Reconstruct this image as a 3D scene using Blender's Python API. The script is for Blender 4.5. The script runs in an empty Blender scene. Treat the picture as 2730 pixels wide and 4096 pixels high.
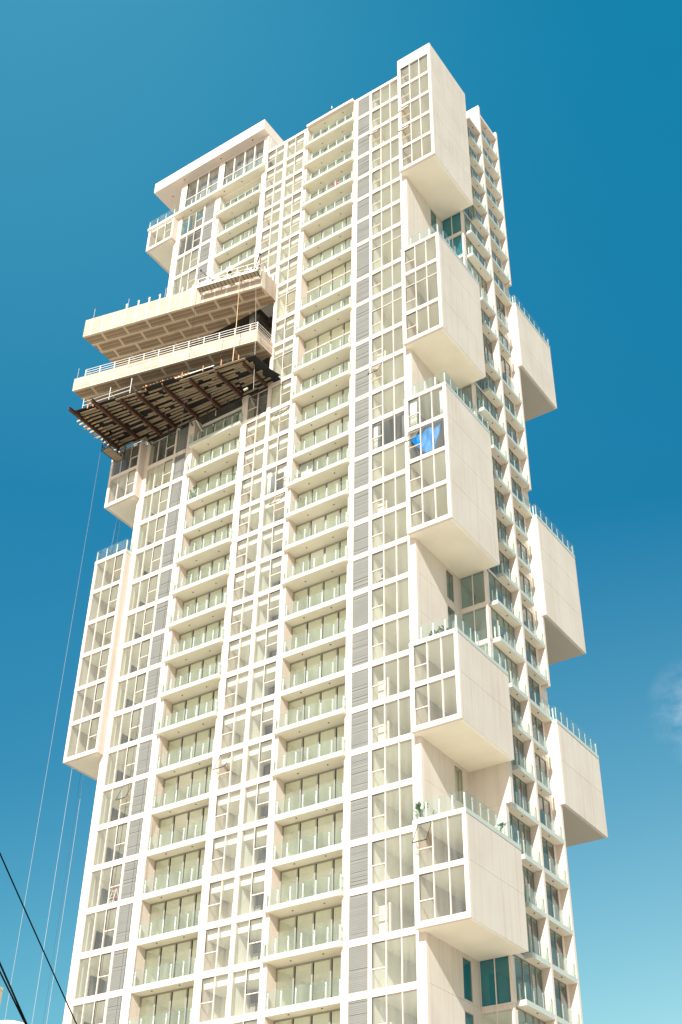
import bpy, bmesh, math, random
from mathutils import Vector, Matrix
random.seed(7)
D = bpy.data
SC = bpy.context.scene
COL = SC.collection
R = math.radians

# ------------------------------------------------------------------ levels
H = 3.2
def Z(i):
    if i >= 10: return (27 - i) * H
    z = 17 * H
    if i <= 9: z += 4.8
    if i <= 8: z += H
    if i <= 7: z += 4.75
    if i < 7: z += (7 - i) * H
    return z
ZG = -24.1
LOW = 30            # lowest level modelled with windows
TALL = (7, 9)       # rows whose top is Z(7) / Z(9) are tall

# ------------------------------------------------------------------ materials
def mat(name, col, rough=0.7, metal=0.0, noise=0.0, scale=1.0, stretch=(1, 1, 1), bump=0.0, spec=0.5, col2=None):
    m = D.materials.new(name); m.use_nodes = True
    nt = m.node_tree; b = nt.nodes['Principled BSDF']
    b.inputs['Base Color'].default_value = (*col, 1)
    b.inputs['Roughness'].default_value = rough
    b.inputs['Metallic'].default_value = metal
    b.inputs['Specular IOR Level'].default_value = spec
    if noise or bump:
        tc = nt.nodes.new('ShaderNodeTexCoord'); mp = nt.nodes.new('ShaderNodeMapping')
        mp.inputs['Scale'].default_value = [scale * s for s in stretch]
        nz = nt.nodes.new('ShaderNodeTexNoise'); nz.inputs['Scale'].default_value = 1.0
        nz.inputs['Detail'].default_value = 6
        nt.links.new(tc.outputs['Object'], mp.inputs[0]); nt.links.new(mp.outputs[0], nz.inputs['Vector'])
        if noise:
            cr = nt.nodes.new('ShaderNodeValToRGB')
            c2 = col2 or tuple(c * (1 - noise) for c in col)
            cr.color_ramp.elements[0].position = 0.3; cr.color_ramp.elements[1].position = 0.65
            cr.color_ramp.elements[0].color = (*c2, 1); cr.color_ramp.elements[1].color = (*col, 1)
            nt.links.new(nz.outputs['Fac'], cr.inputs[0]); nt.links.new(cr.outputs[0], b.inputs['Base Color'])
        if bump:
            n2 = nt.nodes.new('ShaderNodeTexNoise'); n2.inputs['Scale'].default_value = 18; n2.inputs['Detail'].default_value = 4
            nt.links.new(tc.outputs['Object'], n2.inputs['Vector'])
            bp = nt.nodes.new('ShaderNodeBump'); bp.inputs['Strength'].default_value = bump; bp.inputs['Distance'].default_value = 0.02
            nt.links.new(n2.outputs['Fac'], bp.inputs['Height']); nt.links.new(bp.outputs[0], b.inputs['Normal'])
    return m

def glass(name, tint, refl=0.05, milk=0.0, milkcol=(0.8, 0.9, 0.85), rough=0.0, dirt=0.0):
    m = D.materials.new(name); m.use_nodes = True; nt = m.node_tree
    for n in list(nt.nodes): nt.nodes.remove(n)
    out = nt.nodes.new('ShaderNodeOutputMaterial')
    tr = nt.nodes.new('ShaderNodeBsdfTransparent'); tr.inputs[0].default_value = (*tint, 1)
    gl = nt.nodes.new('ShaderNodeBsdfGlossy'); gl.inputs['Roughness'].default_value = rough
    gl.inputs['Color'].default_value = (1, 1, 1, 1)
    fr = nt.nodes.new('ShaderNodeLayerWeight'); fr.inputs['Blend'].default_value = .5
    pw5 = nt.nodes.new('ShaderNodeMath'); pw5.operation = 'POWER'; pw5.inputs[1].default_value = 5
    nt.links.new(fr.outputs['Facing'], pw5.inputs[0])
    ad = nt.nodes.new('ShaderNodeMath'); ad.operation = 'MULTIPLY_ADD'
    ad.inputs[1].default_value = 1.0 - refl; ad.inputs[2].default_value = refl
    nt.links.new(pw5.outputs[0], ad.inputs[0])
    mx = nt.nodes.new('ShaderNodeMixShader'); nt.links.new(ad.outputs[0], mx.inputs[0])
    base = tr
    if milk:
        df = nt.nodes.new('ShaderNodeBsdfDiffuse'); df.inputs[0].default_value = (*milkcol, 1)
        m2 = nt.nodes.new('ShaderNodeMixShader'); m2.inputs[0].default_value = milk
        if dirt:
            tc = nt.nodes.new('ShaderNodeTexCoord'); mp = nt.nodes.new('ShaderNodeMapping'); mp.inputs['Scale'].default_value = (2.5, 2.5, .35)
            nz = nt.nodes.new('ShaderNodeTexNoise'); nz.inputs['Scale'].default_value = 1.0; nz.inputs['Detail'].default_value = 5
            mr = nt.nodes.new('ShaderNodeMapRange'); mr.inputs[1].default_value = .35; mr.inputs[2].default_value = .75
            mr.inputs[3].default_value = milk * .5; mr.inputs[4].default_value = milk + dirt
            nt.links.new(tc.outputs['Object'], mp.inputs[0]); nt.links.new(mp.outputs[0], nz.inputs['Vector'])
            nt.links.new(nz.outputs['Fac'], mr.inputs[0]); nt.links.new(mr.outputs[0], m2.inputs[0])
        nt.links.new(tr.outputs[0], m2.inputs[1]); nt.links.new(df.outputs[0], m2.inputs[2]); base = m2
    nt.links.new(base.outputs[0], mx.inputs[1]); nt.links.new(gl.outputs[0], mx.inputs[2])
    nt.links.new(mx.outputs[0], out.inputs[0])
    return m

def streak_wall(name, col, streak, amount, rough=0.8):
    """painted render with faint vertical weather streaks and soft blotches"""
    m = mat(name, col, rough); nt = m.node_tree; b = nt.nodes['Principled BSDF']
    tc = nt.nodes.new('ShaderNodeTexCoord')
    def noise(sc, det):
        mp = nt.nodes.new('ShaderNodeMapping'); mp.inputs['Scale'].default_value = sc
        nz = nt.nodes.new('ShaderNodeTexNoise'); nz.inputs['Scale'].default_value = 1; nz.inputs['Detail'].default_value = det
        nt.links.new(tc.outputs['Object'], mp.inputs[0]); nt.links.new(mp.outputs[0], nz.inputs['Vector']); return nz
    a = noise((3.2, 3.2, .12), 4); c = noise((.35, .35, .35), 5); g = noise((9, 9, 9), 3)
    mr = nt.nodes.new('ShaderNodeMapRange'); mr.inputs[1].default_value = .5; mr.inputs[2].default_value = .8
    mr.inputs[3].default_value = 0; mr.inputs[4].default_value = amount
    nt.links.new(a.outputs['Fac'], mr.inputs[0])
    mr2 = nt.nodes.new('ShaderNodeMapRange'); mr2.inputs[1].default_value = .4; mr2.inputs[2].default_value = .8
    mr2.inputs[3].default_value = 0; mr2.inputs[4].default_value = amount * .7
    nt.links.new(c.outputs['Fac'], mr2.inputs[0])
    ad = nt.nodes.new('ShaderNodeMath'); ad.operation = 'ADD'
    nt.links.new(mr.outputs[0], ad.inputs[0]); nt.links.new(mr2.outputs[0], ad.inputs[1])
    mx = nt.nodes.new('ShaderNodeMixRGB'); mx.inputs[1].default_value = (*col, 1); mx.inputs[2].default_value = (*streak, 1)
    nt.links.new(ad.outputs[0], mx.inputs[0]); nt.links.new(mx.outputs[0], b.inputs['Base Color'])
    bp = nt.nodes.new('ShaderNodeBump'); bp.inputs['Strength'].default_value = .25; bp.inputs['Distance'].default_value = .02
    nt.links.new(g.outputs['Fac'], bp.inputs['Height']); nt.links.new(bp.outputs[0], b.inputs['Normal'])
    return m

def board_mat(name, board, tape, angle, w, h, dots=True, vertical=False, mortar=.055):
    """gypsum boards: taped joints and rows of filled screw heads"""
    m = mat(name, board, .9); nt = m.node_tree; b = nt.nodes['Principled BSDF']
    N = nt.nodes.new; L = nt.links.new
    tc = N('ShaderNodeTexCoord'); mp = N('ShaderNodeMapping')
    mp.inputs['Rotation'].default_value = (0, 0, angle)
    L(tc.outputs['Object'], mp.inputs[0])
    sp = N('ShaderNodeSeparateXYZ'); L(mp.outputs[0], sp.inputs[0])
    cb = N('ShaderNodeCombineXYZ'); L(sp.outputs[0], cb.inputs[0]); L(sp.outputs[2 if vertical else 1], cb.inputs[1])
    nz = N('ShaderNodeTexNoise'); nz.inputs['Scale'].default_value = 1.6; nz.inputs['Detail'].default_value = 3; L(tc.outputs['Object'], nz.inputs['Vector'])
    wob = N('ShaderNodeVectorMath'); wob.operation = 'MULTIPLY_ADD'; wob.inputs[1].default_value = (.16, .16, 0)
    L(nz.outputs['Color'], wob.inputs[0]); L(cb.outputs[0], wob.inputs[2])
    br = N('ShaderNodeTexBrick'); br.offset = .5; br.inputs['Scale'].default_value = 1
    br.inputs['Brick Width'].default_value = w; br.inputs['Row Height'].default_value = h
    br.inputs['Mortar Size'].default_value = mortar; br.inputs['Mortar Smooth'].default_value = .15
    br.inputs['Color1'].default_value = (*board, 1); br.inputs['Color2'].default_value = (*[c * .86 for c in board], 1)
    br.inputs['Mortar'].default_value = (*tape, 1)
    L(wob.outputs[0], br.inputs['Vector'])
    last = br.outputs['Color']
    if dots:
        def frac(src, period):
            d = N('ShaderNodeMath'); d.operation = 'PINGPONG'; d.inputs[1].default_value = period / 2; L(src, d.inputs[0]); return d
        fx = frac(sp.outputs[0], .21); fy = frac(sp.outputs[2 if vertical else 1], .42)
        l1 = N('ShaderNodeMath'); l1.operation = 'LESS_THAN'; l1.inputs[1].default_value = .06; L(fx.outputs[0], l1.inputs[0])
        l2 = N('ShaderNodeMath'); l2.operation = 'LESS_THAN'; l2.inputs[1].default_value = .045; L(fy.outputs[0], l2.inputs[0])
        ml = N('ShaderNodeMath'); ml.operation = 'MULTIPLY'; L(l1.outputs[0], ml.inputs[0]); L(l2.outputs[0], ml.inputs[1])
        m2 = N('ShaderNodeMath'); m2.operation = 'MULTIPLY'; m2.inputs[1].default_value = .75; L(ml.outputs[0], m2.inputs[0])
        mx = N('ShaderNodeMixRGB'); mx.inputs[2].default_value = (*tape, 1); L(m2.outputs[0], mx.inputs[0]); L(last, mx.inputs[1]); last = mx.outputs[0]
    n3 = N('ShaderNodeTexNoise'); n3.inputs['Scale'].default_value = .7; n3.inputs['Detail'].default_value = 6; L(tc.outputs['Object'], n3.inputs['Vector'])
    m3 = N('ShaderNodeMixRGB'); m3.blend_type = 'MULTIPLY'; m3.inputs[0].default_value = .35
    cr = N('ShaderNodeValToRGB'); cr.color_ramp.elements[0].color = (.7, .66, .6, 1); cr.color_ramp.elements[0].position = .35; cr.color_ramp.elements[1].position = .65
    L(n3.outputs['Fac'], cr.inputs[0]); L(last, m3.inputs[1]); L(cr.outputs[0], m3.inputs[2]); L(m3.outputs[0], b.inputs['Base Color'])
    return m

M = {}
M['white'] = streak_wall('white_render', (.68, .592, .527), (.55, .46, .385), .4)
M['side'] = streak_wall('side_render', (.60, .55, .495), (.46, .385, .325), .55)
M['soffit'] = mat('soffit_render', (.83, .775, .655), .85, noise=.07, scale=.5)
M['soffitgrey'] = mat('grey_soffit', (.40, .37, .32), .9)
M['roomgrey'] = mat('grey_room_and_shade', (.24, .235, .22), .9)
M['cabgrey'] = mat('grey_cabinet', (.30, .28, .25), .7)
M['room'] = mat('room_plaster', (.86, .84, .78), .9, noise=.05, scale=.4)
M['ceil'] = mat('room_ceiling', (.87, .84, .76), .9)
M['frame'] = mat('white_frame', (.68, .60, .56), .45)
M['bronze'] = mat('door_frame_metal', (.34, .32, .27), .4, metal=.3)
M['gasket'] = mat('black_gasket', (.02, .02, .025), .5)
M['fascia'] = mat('mint_glass_fascia', (.52, .565, .52), .15, noise=.06, scale=.8)
M['post'] = mat('railing_post_paint', (.74, .78, .75), .35)
M['clamp'] = mat('steel_clamp', (.35, .37, .36), .3, metal=.8)
M['rail'] = glass('railing_glass', (.82, .90, .87), .03, .07, (.66, .73, .67), dirt=.06)
M['win'] = glass('window_glass', (.90, .93, .87), .11, .08, (.64, .67, .60), dirt=.06)
M['door'] = glass('door_glass', (.90, .93, .85), .08, .07, (.64, .67, .58), dirt=.05)
M['sideglass'] = glass('side_door_glass', (.55, .66, .66), .10, .04, (.6, .7, .7), dirt=.04)
M['teal'] = glass('film_and_sky_glass', (.09, .38, .45), .06, .35, (.03, .27, .34))  # blue film; on the upper recess panes the teal paints in reflected sky
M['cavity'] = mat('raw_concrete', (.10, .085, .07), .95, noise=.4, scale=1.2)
M['concrete'] = mat('old_concrete', (.42, .39, .34), .9, noise=.25, scale=1.4)
M['louver'] = mat('louver_metal', (.205, .21, .196), .5, metal=.0, noise=.1, scale=.6)
M['louverdark'] = mat('louver_void', (.12, .12, .12), .8)
M['wood_dark'] = mat('dark_cabinet_wood', (.085, .07, .06), .6, noise=.3, scale=6, stretch=(1, 1, .1))
M['wood'] = mat('brown_door_wood', (.40, .18, .08), .5, noise=.2, scale=5, stretch=(1, 1, .1))
M['dot'] = mat('ceiling_light_dark', (.03, .025, .02), .5)
M['rust'] = mat('rusty_steel', (.085, .03, .014), .85, noise=.55, scale=2, col2=(.03, .014, .009))
M['ply'] = mat('black_film_plywood', (.007, .007, .007), .9, noise=.2, scale=2)
M['plank'] = mat('timber_plank', (.29, .225, .145), .9, noise=.35, scale=2.2, stretch=(1, 5, 5))
M['planklight'] = mat('sunlit_plank_ends', (.62, .44, .26), .9, noise=.2, scale=2)  # plank timber made paler, sunlight on the protruding ends put into its colour
M['orange'] = mat('orange_timber', (.70, .33, .14), .8)
M['steel'] = mat('galvanised_steel', (.62, .62, .60), .4, metal=.4, noise=.15, scale=4)
M['alu'] = mat('scaffold_aluminium', (.78, .77, .73), .4, metal=.2)
M['dark'] = mat('dark_steel', (.035, .03, .028), .6)
M['stagedeck'] = mat('stage_deck_board', (.46, .37, .27), .7, noise=.2, scale=3)
ANG = math.atan2(.22605, .97412)
M['board'] = board_mat('gypsum_underside', (.31, .215, .135), (.60, .49, .35), -ANG, 2.44, 1.22, mortar=.13)
M['boardfront'] = board_mat('gypsum_front', (.44, .365, .30), (.60, .545, .475), -ANG, 1.22, 9.0, vertical=True, mortar=.09)
M['boardfront2'] = board_mat('gypsum_front_lower', (.44, .36, .29), (.58, .52, .45), -ANG, 2.44, .8, vertical=True, mortar=.07)
M['rope'] = mat('pale_rope', (.44, .41, .40), .9)
M['ropedark'] = mat('dark_rope', (.05, .05, .055), .9)
M['ropetan'] = mat('tan_rope', (.60, .42, .24), .9)
M['cable'] = mat('black_cable', (.003, .004, .006), .9, spec=.1)
M['leaf'] = mat('leaf_green', (.05, .15, .06), .5, noise=.5, scale=5)
M['leafred'] = mat('leaf_dry', (.42, .14, .05), .6, noise=.4, scale=9, col2=(.10, .2, .04))
M['pot'] = mat('white_pot', (.78, .77, .74), .5)
M['grey'] = mat('grey_plastic', (.06, .06, .065), .4)
M['curtain'] = mat('white_curtain', (.72, .73, .72), .9)
M['curtaingrey'] = mat('grey_curtain', (.18, .19, .20), .9)
M['tarp'] = mat('blue_tarp', (.0, .20, .60), .5, spec=.2)
M['red'] = mat('red_plastic', (.65, .02, .02), .4)
M['yellow'] = mat('yellow_plastic', (.85, .45, .02), .4)
M['tan'] = mat('tan_building_wall', (.62, .50, .36), .9, noise=.15, scale=.4)
M['tank'] = mat('white_tank', (.80, .80, .78), .4)
M['skin'] = mat('skin', (.42, .20, .11), .6)
M['shirtw'] = mat('white_shirt', (.80, .80, .80), .9)
M['shirtr'] = mat('red_shirt', (.80, .01, .05), .8)
M['pants'] = mat('dark_trousers', (.05, .065, .08), .9)
M['hair'] = mat('black_hair', (.02, .015, .012), .7)
M['capred'] = mat('dark_cap', (.05, .02, .02), .8)
M['vest'] = mat('safety_yellow', (.55, .60, .08), .8)

# ------------------------------------------------------------------ mesh builder
class MB:
    def __init__(s): s.v = []; s.f = []; s.m = []; s.mats = []; s.smooth = False
    def mi(s, name):
        if name not in s.mats: s.mats.append(name)
        return s.mats.index(name)
    def box(s, x0, x1, y0, y1, z0, z1, m):
        if x1 < x0: x0, x1 = x1, x0
        if y1 < y0: y0, y1 = y1, y0
        if z1 < z0: z0, z1 = z1, z0
        n = len(s.v); k = s.mi(m)
        s.v += [(x0,y0,z0),(x1,y0,z0),(x1,y1,z0),(x0,y1,z0),(x0,y0,z1),(x1,y0,z1),(x1,y1,z1),(x0,y1,z1)]
        for f in ((0,3,2,1),(4,5,6,7),(0,1,5,4),(1,2,6,5),(2,3,7,6),(3,0,4,7)):
            s.f.append([n+i for i in f]); s.m.append(k)
        return s
    def beam(s, a, b, w, h, m, up=(0, 0, 1)):
        """rectangular bar between points a and b"""
        a = Vector(a); b = Vector(b); d = (b - a).normalized(); u = Vector(up)
        if abs(d.dot(u)) > .99: u = Vector((1, 0, 0))
        r = d.cross(u).normalized() * w / 2; u = r.cross(d).normalized() * h / 2
        n = len(s.v); k = s.mi(m)
        for p in (a, b):
            for q in ((-1,-1),(1,-1),(1,1),(-1,1)): s.v.append(tuple(p + r*q[0] + u*q[1]))
        for f in ((0,1,2,3),(7,6,5,4),(0,4,5,1),(1,5,6,2),(2,6,7,3),(3,7,4,0)):
            s.f.append([n+i for i in f]); s.m.append(k)
        return s
    def tube(s, pts, r, m, n=8):
        pts = [Vector(p) for p in pts]; k = s.mi(m); base = len(s.v)
        for i, p in enumerate(pts):
            d = (pts[min(i+1, len(pts)-1)] - pts[max(i-1, 0)]).normalized()
            u = Vector((0, 0, 1)) if abs(d.z) < .95 else Vector((1, 0, 0))
            a = d.cross(u).normalized(); b = a.cross(d).normalized()
            rr = r[i] if isinstance(r, (list, tuple)) else r
            for j in range(n):
                t = 2*math.pi*j/n; s.v.append(tuple(p + a*rr*math.cos(t) + b*rr*math.sin(t)))
        for i in range(len(pts)-1):
            for j in range(n):
                q = base + i*n; s.f.append([q+j, q+(j+1)%n, q+n+(j+1)%n, q+n+j]); s.m.append(k)
        s.f.append([base+j for j in range(n)]); s.m.append(k)
        q = base + (len(pts)-1)*n; s.f.append([q+n-1-j for j in range(n)]); s.m.append(k)
        return s
    def prism(s, poly, z0, z1, mside, mbot, mtop=None):
        n = len(s.v); c = len(poly)
        s.v += [(x, y, z0) for x, y in poly] + [(x, y, z1) for x, y in poly]
        s.f.append([n+c-1-i for i in range(c)]); s.m.append(s.mi(mbot))
        s.f.append([n+c+i for i in range(c)]); s.m.append(s.mi(mtop or mside))
        for i in range(c):
            j = (i+1) % c
            s.f.append([n+i, n+j, n+c+j, n+c+i]); s.m.append(s.mi(mside))
        return s
    def poly(s, pts, m):
        n = len(s.v); s.v += [tuple(p) for p in pts]; s.f.append(list(range(n, n+len(pts)))); s.m.append(s.mi(m)); return s
    def dot(s, x, y, z, r, m, h=.02):
        n = len(s.v); k = s.mi(m); c = 10
        for zz in (z, z-h):
            s.v += [(x + r*math.cos(2*math.pi*j/c), y + r*math.sin(2*math.pi*j/c), zz) for j in range(c)]
        for j in range(c): s.f.append([n+j, n+(j+1)%c, n+c+(j+1)%c, n+c+j]); s.m.append(k)
        s.f.append([n+c+j for j in range(c)][::-1]); s.m.append(k); return s
    def build(s, name, parent=None, loc=None):
        me = D.meshes.new(name); me.from_pydata(s.v, [], s.f)
        for k in s.mats: me.materials.append(M[k])
        me.polygons.foreach_set('material_index', s.m)
        if s.smooth: me.polygons.foreach_set('use_smooth', [True]*len(s.f))
        me.update()
        o = D.objects.new(name, me); COL.objects.link(o)
        if loc: o.location = loc
        if parent is not None:
            o.parent = parent
        return o

def tag(o, label=None, cat=None, group=None, kind=None):
    if label: o['label'] = label
    if cat: o['category'] = cat
    if group: o['group'] = group
    if kind: o['kind'] = kind
    return o
def empty(name, loc, label, cat, group=None):
    o = D.objects.new(name, None); COL.objects.link(o); o.location = loc; o.empty_display_size = .5
    return tag(o, label, cat, group)

# ------------------------------------------------------------------ tower
T = empty('apartment_tower', (0, 0, 0), 'tall cream white apartment tower under construction, with stacked balconies and cantilevered boxes', 'building')

# columns of the front facade (x)
XA = (-28.6, -27.58, -26.55, -25.5)
XL = (-25.3, -23.97)
BAY1 = (-23.214, -17.69)
XB1 = (-17.07, -15.96, -14.85)
XB2 = (-14.53, -13.385, -12.27)
BAY2 = (-11.73, -6.04)
XM = (-5.5, -4.09)
XC = (-3.85, -2.80, -1.70, -.685)
XW = -29.35
DY, D1, D2, XR, XF, XBX, XG = 6.35, 10.62, 14.46, 2.22, 2.84, 3.48, 3.24
TOP = 89.95
CAV = (54.95, 67.1)     # unfinished open storeys on the left
BT = .44                # beam height

def zspan(skip=False, top=TOP):
    """vertical pieces of a pillar, leaving out the open storeys when skip"""
    return [(ZG, CAV[0]), (CAV[1], top)] if skip else [(ZG, top)]

pil = MB(); 
def pillar(x0, x1, y1, skip=False, top=TOP):
    for a, b in zspan(skip, top): pil.box(x0, x1, 0, y1, a, b, 'white')
pillar(XW, XA[0], .3, True, 86.9)
pillar(XA[3], XL[0], .3, True, 86.9)
pillar(XL[1], BAY1[0], .95, True, 86.9)
pillar(BAY1[1], XB1[0], .95, True, 86.9)
pillar(XB1[2], XB2[0], .3)
pillar(XB2[2], BAY2[0], .95)
pillar(BAY2[1], XM[0], .95)
pillar(XM[1], XC[0], .3)
pillar(XC[3], 0, .3)
beams = pil
for i in range(0, LOW):
    z = Z(i); zt = z + BT if i else TOP
    inc = CAV[0] - .6 < z < CAV[1] - .6
    if i >= 1 and not inc:
        if i >= 2: beams.box(XA[0], XA[3], .004, .3, z, zt, 'white'); beams.box(XL[0], XL[1], .004, .3, z, zt, 'white')
    if i >= 0 and not inc: beams.box(XB1[0], XB1[2], .004, .3, z, zt, 'white')
    beams.box(XB2[0], XB2[2], .004, .3, z, zt, 'white')
    beams.box(XM[0], XM[1], .004, .3, z, zt, 'white')
    beams.box(XC[0], XC[3], .004, .3, z, zt, 'white')
beams.box(XA[0], XL[1], .004, .3, ZG, Z(LOW-1) - 3, 'white'); beams.box(XB1[0], XB2[2], .006, .3, ZG, Z(LOW-1)-3, 'white')
beams.box(XM[0], XC[3], .004, .3, ZG, Z(LOW-1)-3, 'white')
for a, b in ((BAY1[0], BAY1[1]), (BAY2[0], BAY2[1])): beams.box(a, b, .6, .95, ZG, Z(LOW-1)-3, 'white')
beams.build('facade_frame', T)

# ---- floors, ceilings, partitions
fl = MB()
ROOMS = [(XA[0]-.4, XL[1]+.35, True), (XB1[0]-.25, XB2[2]+.25, None), (XM[0]-.2, -.3, False)]
for i in range(0, LOW):
    z0, z1 = Z(i) + .06, Z(i) + .40
    cut = 8 <= i <= 10
    x0 = -14.7 if cut and i != 10 else XW + .25
    if i == 0: x0 = -17.1
    fl.box(x0, -.31, .96, 9.0, z0, z1, 'ceil')
    for a, b, left in ROOMS:
        if left is True and (cut or i < 2): continue
        if left is None and cut: a = XB1[2] + .1
        fl.box(a, b, .301, .959, z0, z1, 'ceil')
    # lowered ceiling strip seen behind the kitchen windows
    for (a, b) in ((XB1[0], XB1[2]), (XB2[0], XB2[2])):
        if b < -14.7 and cut: continue
        fl.box(a - .1, b + .1, .36, 3.0, Z(i) - .60, Z(i) + .059, 'ceil')
fl.build('floor_slabs', T)

pw = MB()
for x, skip, top in ((XW+.18, True, 86.9), (XA[3]+.1, True, 86.9), (BAY1[0]-.3, True, 86.9), (XB1[0]-.3, True, 86.9)):
    for a, b in zspan(skip, top): pw.box(x-.07, x+.07, .96 if x > -24 else .301, 6.2, a, b, 'room')
pw.box(XW, XA[0]-.05, .301, .6, ZG, CAV[0], 'room')
for x in (XB1[2]+.16, XB2[2]+.27, BAY2[1]+.27, XM[1]+.12, -.5):
    pw.box(x-.08, x+.08, .96 if x in (XB2[2]+.27, BAY2[1]+.27) else .301, 6.2, ZG, TOP-.5, 'room')
# back walls of the rooms
for a, b, y, skip, top in ((XW+.26, XA[3]+.02, 3.4, True, 86.9), (XA[3]+.18, XB1[0]-.38, 5.2, True, 86.9), (XB1[0]-.22, XB1[2]+.07, 2.4, True, TOP-.5),
                     (XB1[2]+.25, XB2[2]+.18, 2.2, False, TOP-.5), (XB2[2]+.36, BAY2[1]+.18, 5.4, False, TOP-.5), (BAY2[1]+.36, XM[1]+.03, 3, False, TOP-.5), (XM[1]+.21, -.59, 6.0, False, TOP-.5)):
    for c, d in zspan(skip, top): pw.box(a, b, y, y+.1, c, d, 'room')
pw.build('partition_walls', T)

# dark wardrobes and kitchen cabinets seen through the lower windows
cb = MB()
for i in range(2, LOW-1):
    zf = Z(i+1) + .41
    if zf > CAV[0]-1 and zf < CAV[1]-.2: continue
    cb.box(-29.095, -28.98, 1.75, 3.39, zf, zf + 2.2, 'wood_dark'); cb.box(-28.979, -28.965, 2.55, 2.58, zf+.02, zf+2.18, 'gasket')
    cb.box(-29.095, -28.95, .62, .95, zf, Z(i)+.05, 'room')
cb.build('wardrobes', T)
cb = MB()
for i in range(8, LOW-1):
    zf = Z(i+1) + .41
    cb.box(-14.5, -13.2, 2.0, 2.19, zf + 1.35, zf + 2.05, 'wood_dark')
    cb.box(-14.5, -13.2, 1.95, 2.19, zf, zf + 1.3, 'cabgrey'); cb.box(-14.02, -13.94, 1.93, 1.949, zf, zf+1.3, 'wood_dark')
    cb.box(-15.9, -15.84, 1.2, 2.39, zf, zf + 2.2, 'frame')
    if i > 18: cb.box(-3.2, -2.9, 5.8, 5.99, zf, zf+2.1, 'wood_dark')
cb.build('kitchen_cabinets', T)

# ---- windows
def window(parent, name, xs, y, z0, z1, trans=(), tall=False, glassm='win', sash=None, frame='frame', fw=.05, mw=.058, sill=True):
    """xs: jamb and mullion positions; trans: pane indices with a transom; sash: pane whose opening light is swung out"""
    b = MB(); yf, yb = y + .05, y + .13
    z0 -= .035; z1 += .035; xs = (xs[0]-.03,) + tuple(xs[1:-1]) + (xs[-1]+.03,)
    b.box(xs[0], xs[0]+fw, yf, yb, z0, z1, frame); b.box(xs[-1]-fw, xs[-1], yf, yb, z0, z1, frame)
    b.box(xs[0]+fw, xs[-1]-fw, yf, yb, z1-fw, z1, frame); b.box(xs[0]+fw, xs[-1]-fw, yf, yb, z0, z0+fw, frame)
    for x in xs[1:-1]: b.box(x-mw/2, x+mw/2, yf-.03, yb, z0+fw, z1-fw, frame)
    zt_ = z0 + .43 * (2.76 if tall else (z1 - z0)); z2 = z1 - 1.48
    hole = None
    for k in range(len(xs)-1):
        a = xs[k] + (fw if k == 0 else mw/2); c = xs[k+1] - (fw if k == len(xs)-2 else mw/2)
        if k in trans:
            b.box(a, c, yf-.02, yb, zt_-mw/2, zt_+mw/2, frame)
            top = z2 - mw/2 if tall else z1 - fw
            if sash == k: hole = (a, c, zt_+mw/2, top)
            else:       # dark gasket round the opening light
                g = .022
                b.box(a, a+g, yf+.01, yb-.01, zt_+mw/2, top, 'gasket'); b.box(c-g, c, yf+.01, yb-.01, zt_+mw/2, top, 'gasket')
                b.box(a+g, c-g, yf+.01, yb-.01, zt_+mw/2, zt_+mw/2+g, 'gasket'); b.box(a+g, c-g, yf+.01, yb-.01, top-g, top, 'gasket')
        if tall: b.box(a, c, yf-.02, yb, z2-mw/2, z2+mw/2, frame)
    w = b.build(name, parent)
    g = MB(); yg = y + .1
    if hole:
        a, c, h0, h1 = hole
        for k in range(len(xs)-1):
            if k != sash: g.poly([(xs[k],yg,z0),(xs[k+1],yg,z0),(xs[k+1],yg,z1),(xs[k],yg,z1)], glassm)
        g.poly([(a,yg,z0),(c,yg,z0),(c,yg,h0),(a,yg,h0)], glassm)
        if h1 < z1 - .2: g.poly([(a,yg,h1),(c,yg,h1),(c,yg,z1),(a,yg,z1)], glassm)
        g.build('glass', w)
        s = MB(); ang = R(21 + random.random()*6); L = h1 - h0; t = .028
        def P(x, q, off=0): return (x, yf - math.sin(ang)*q - off*math.cos(ang), h1 - math.cos(ang)*q + off*math.sin(ang))
        s.beam(P(a, 0), P(a, L), t, t, 'gasket'); s.beam(P(c, 0), P(c, L), t, t, 'gasket')
        s.beam(P(a, 0), P(c, 0), t, t, 'gasket'); s.beam(P(a, L), P(c, L), t*1.6, t*1.6, 'gasket')
        s.poly([P(a, 0), P(c, 0), P(c, L), P(a, L)], glassm)
        s.beam((a, yf, h0), P(a, L*.75), .015, .015, 'gasket'); s.beam((c, yf, h0), P(c, L*.75), .015, .015, 'gasket')
        s.build('open_sash', w)
    else:
        g.poly([(xs[0],yg,z0),(xs[-1],yg,z0),(xs[-1],yg,z1),(xs[0],yg,z1)], glassm).build('glass', w)
    return w

def louver(x0, x1, z0, z1):
    b = MB(); b.box(x0, x1, .112, .2, z0, z1, 'louverdark')
    n = int((z1 - z0) / .115); st = (z1 - z0) / n
    for k in range(n):
        z = z0 + k*st; v = len(b.v); m = b.mi('louver')
        j = .0 if random.random() < .65 else .03*random.random()
        b.v += [(x0,.11,z+st*.28),(x1,.11,z+st*.28),(x1,.045+j,z),(x0,.045+j,z),(x1,.05+j,z+st*.9),(x0,.05+j,z+st*.9),(x1,.11,z+st),(x0,.11,z+st)]
        for f in ((0,1,2,3),(3,2,4,5),(5,4,6,7)): b.f.append([v+q for q in f]); b.m.append(m)
    return b.build('louver_panel', T)

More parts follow.
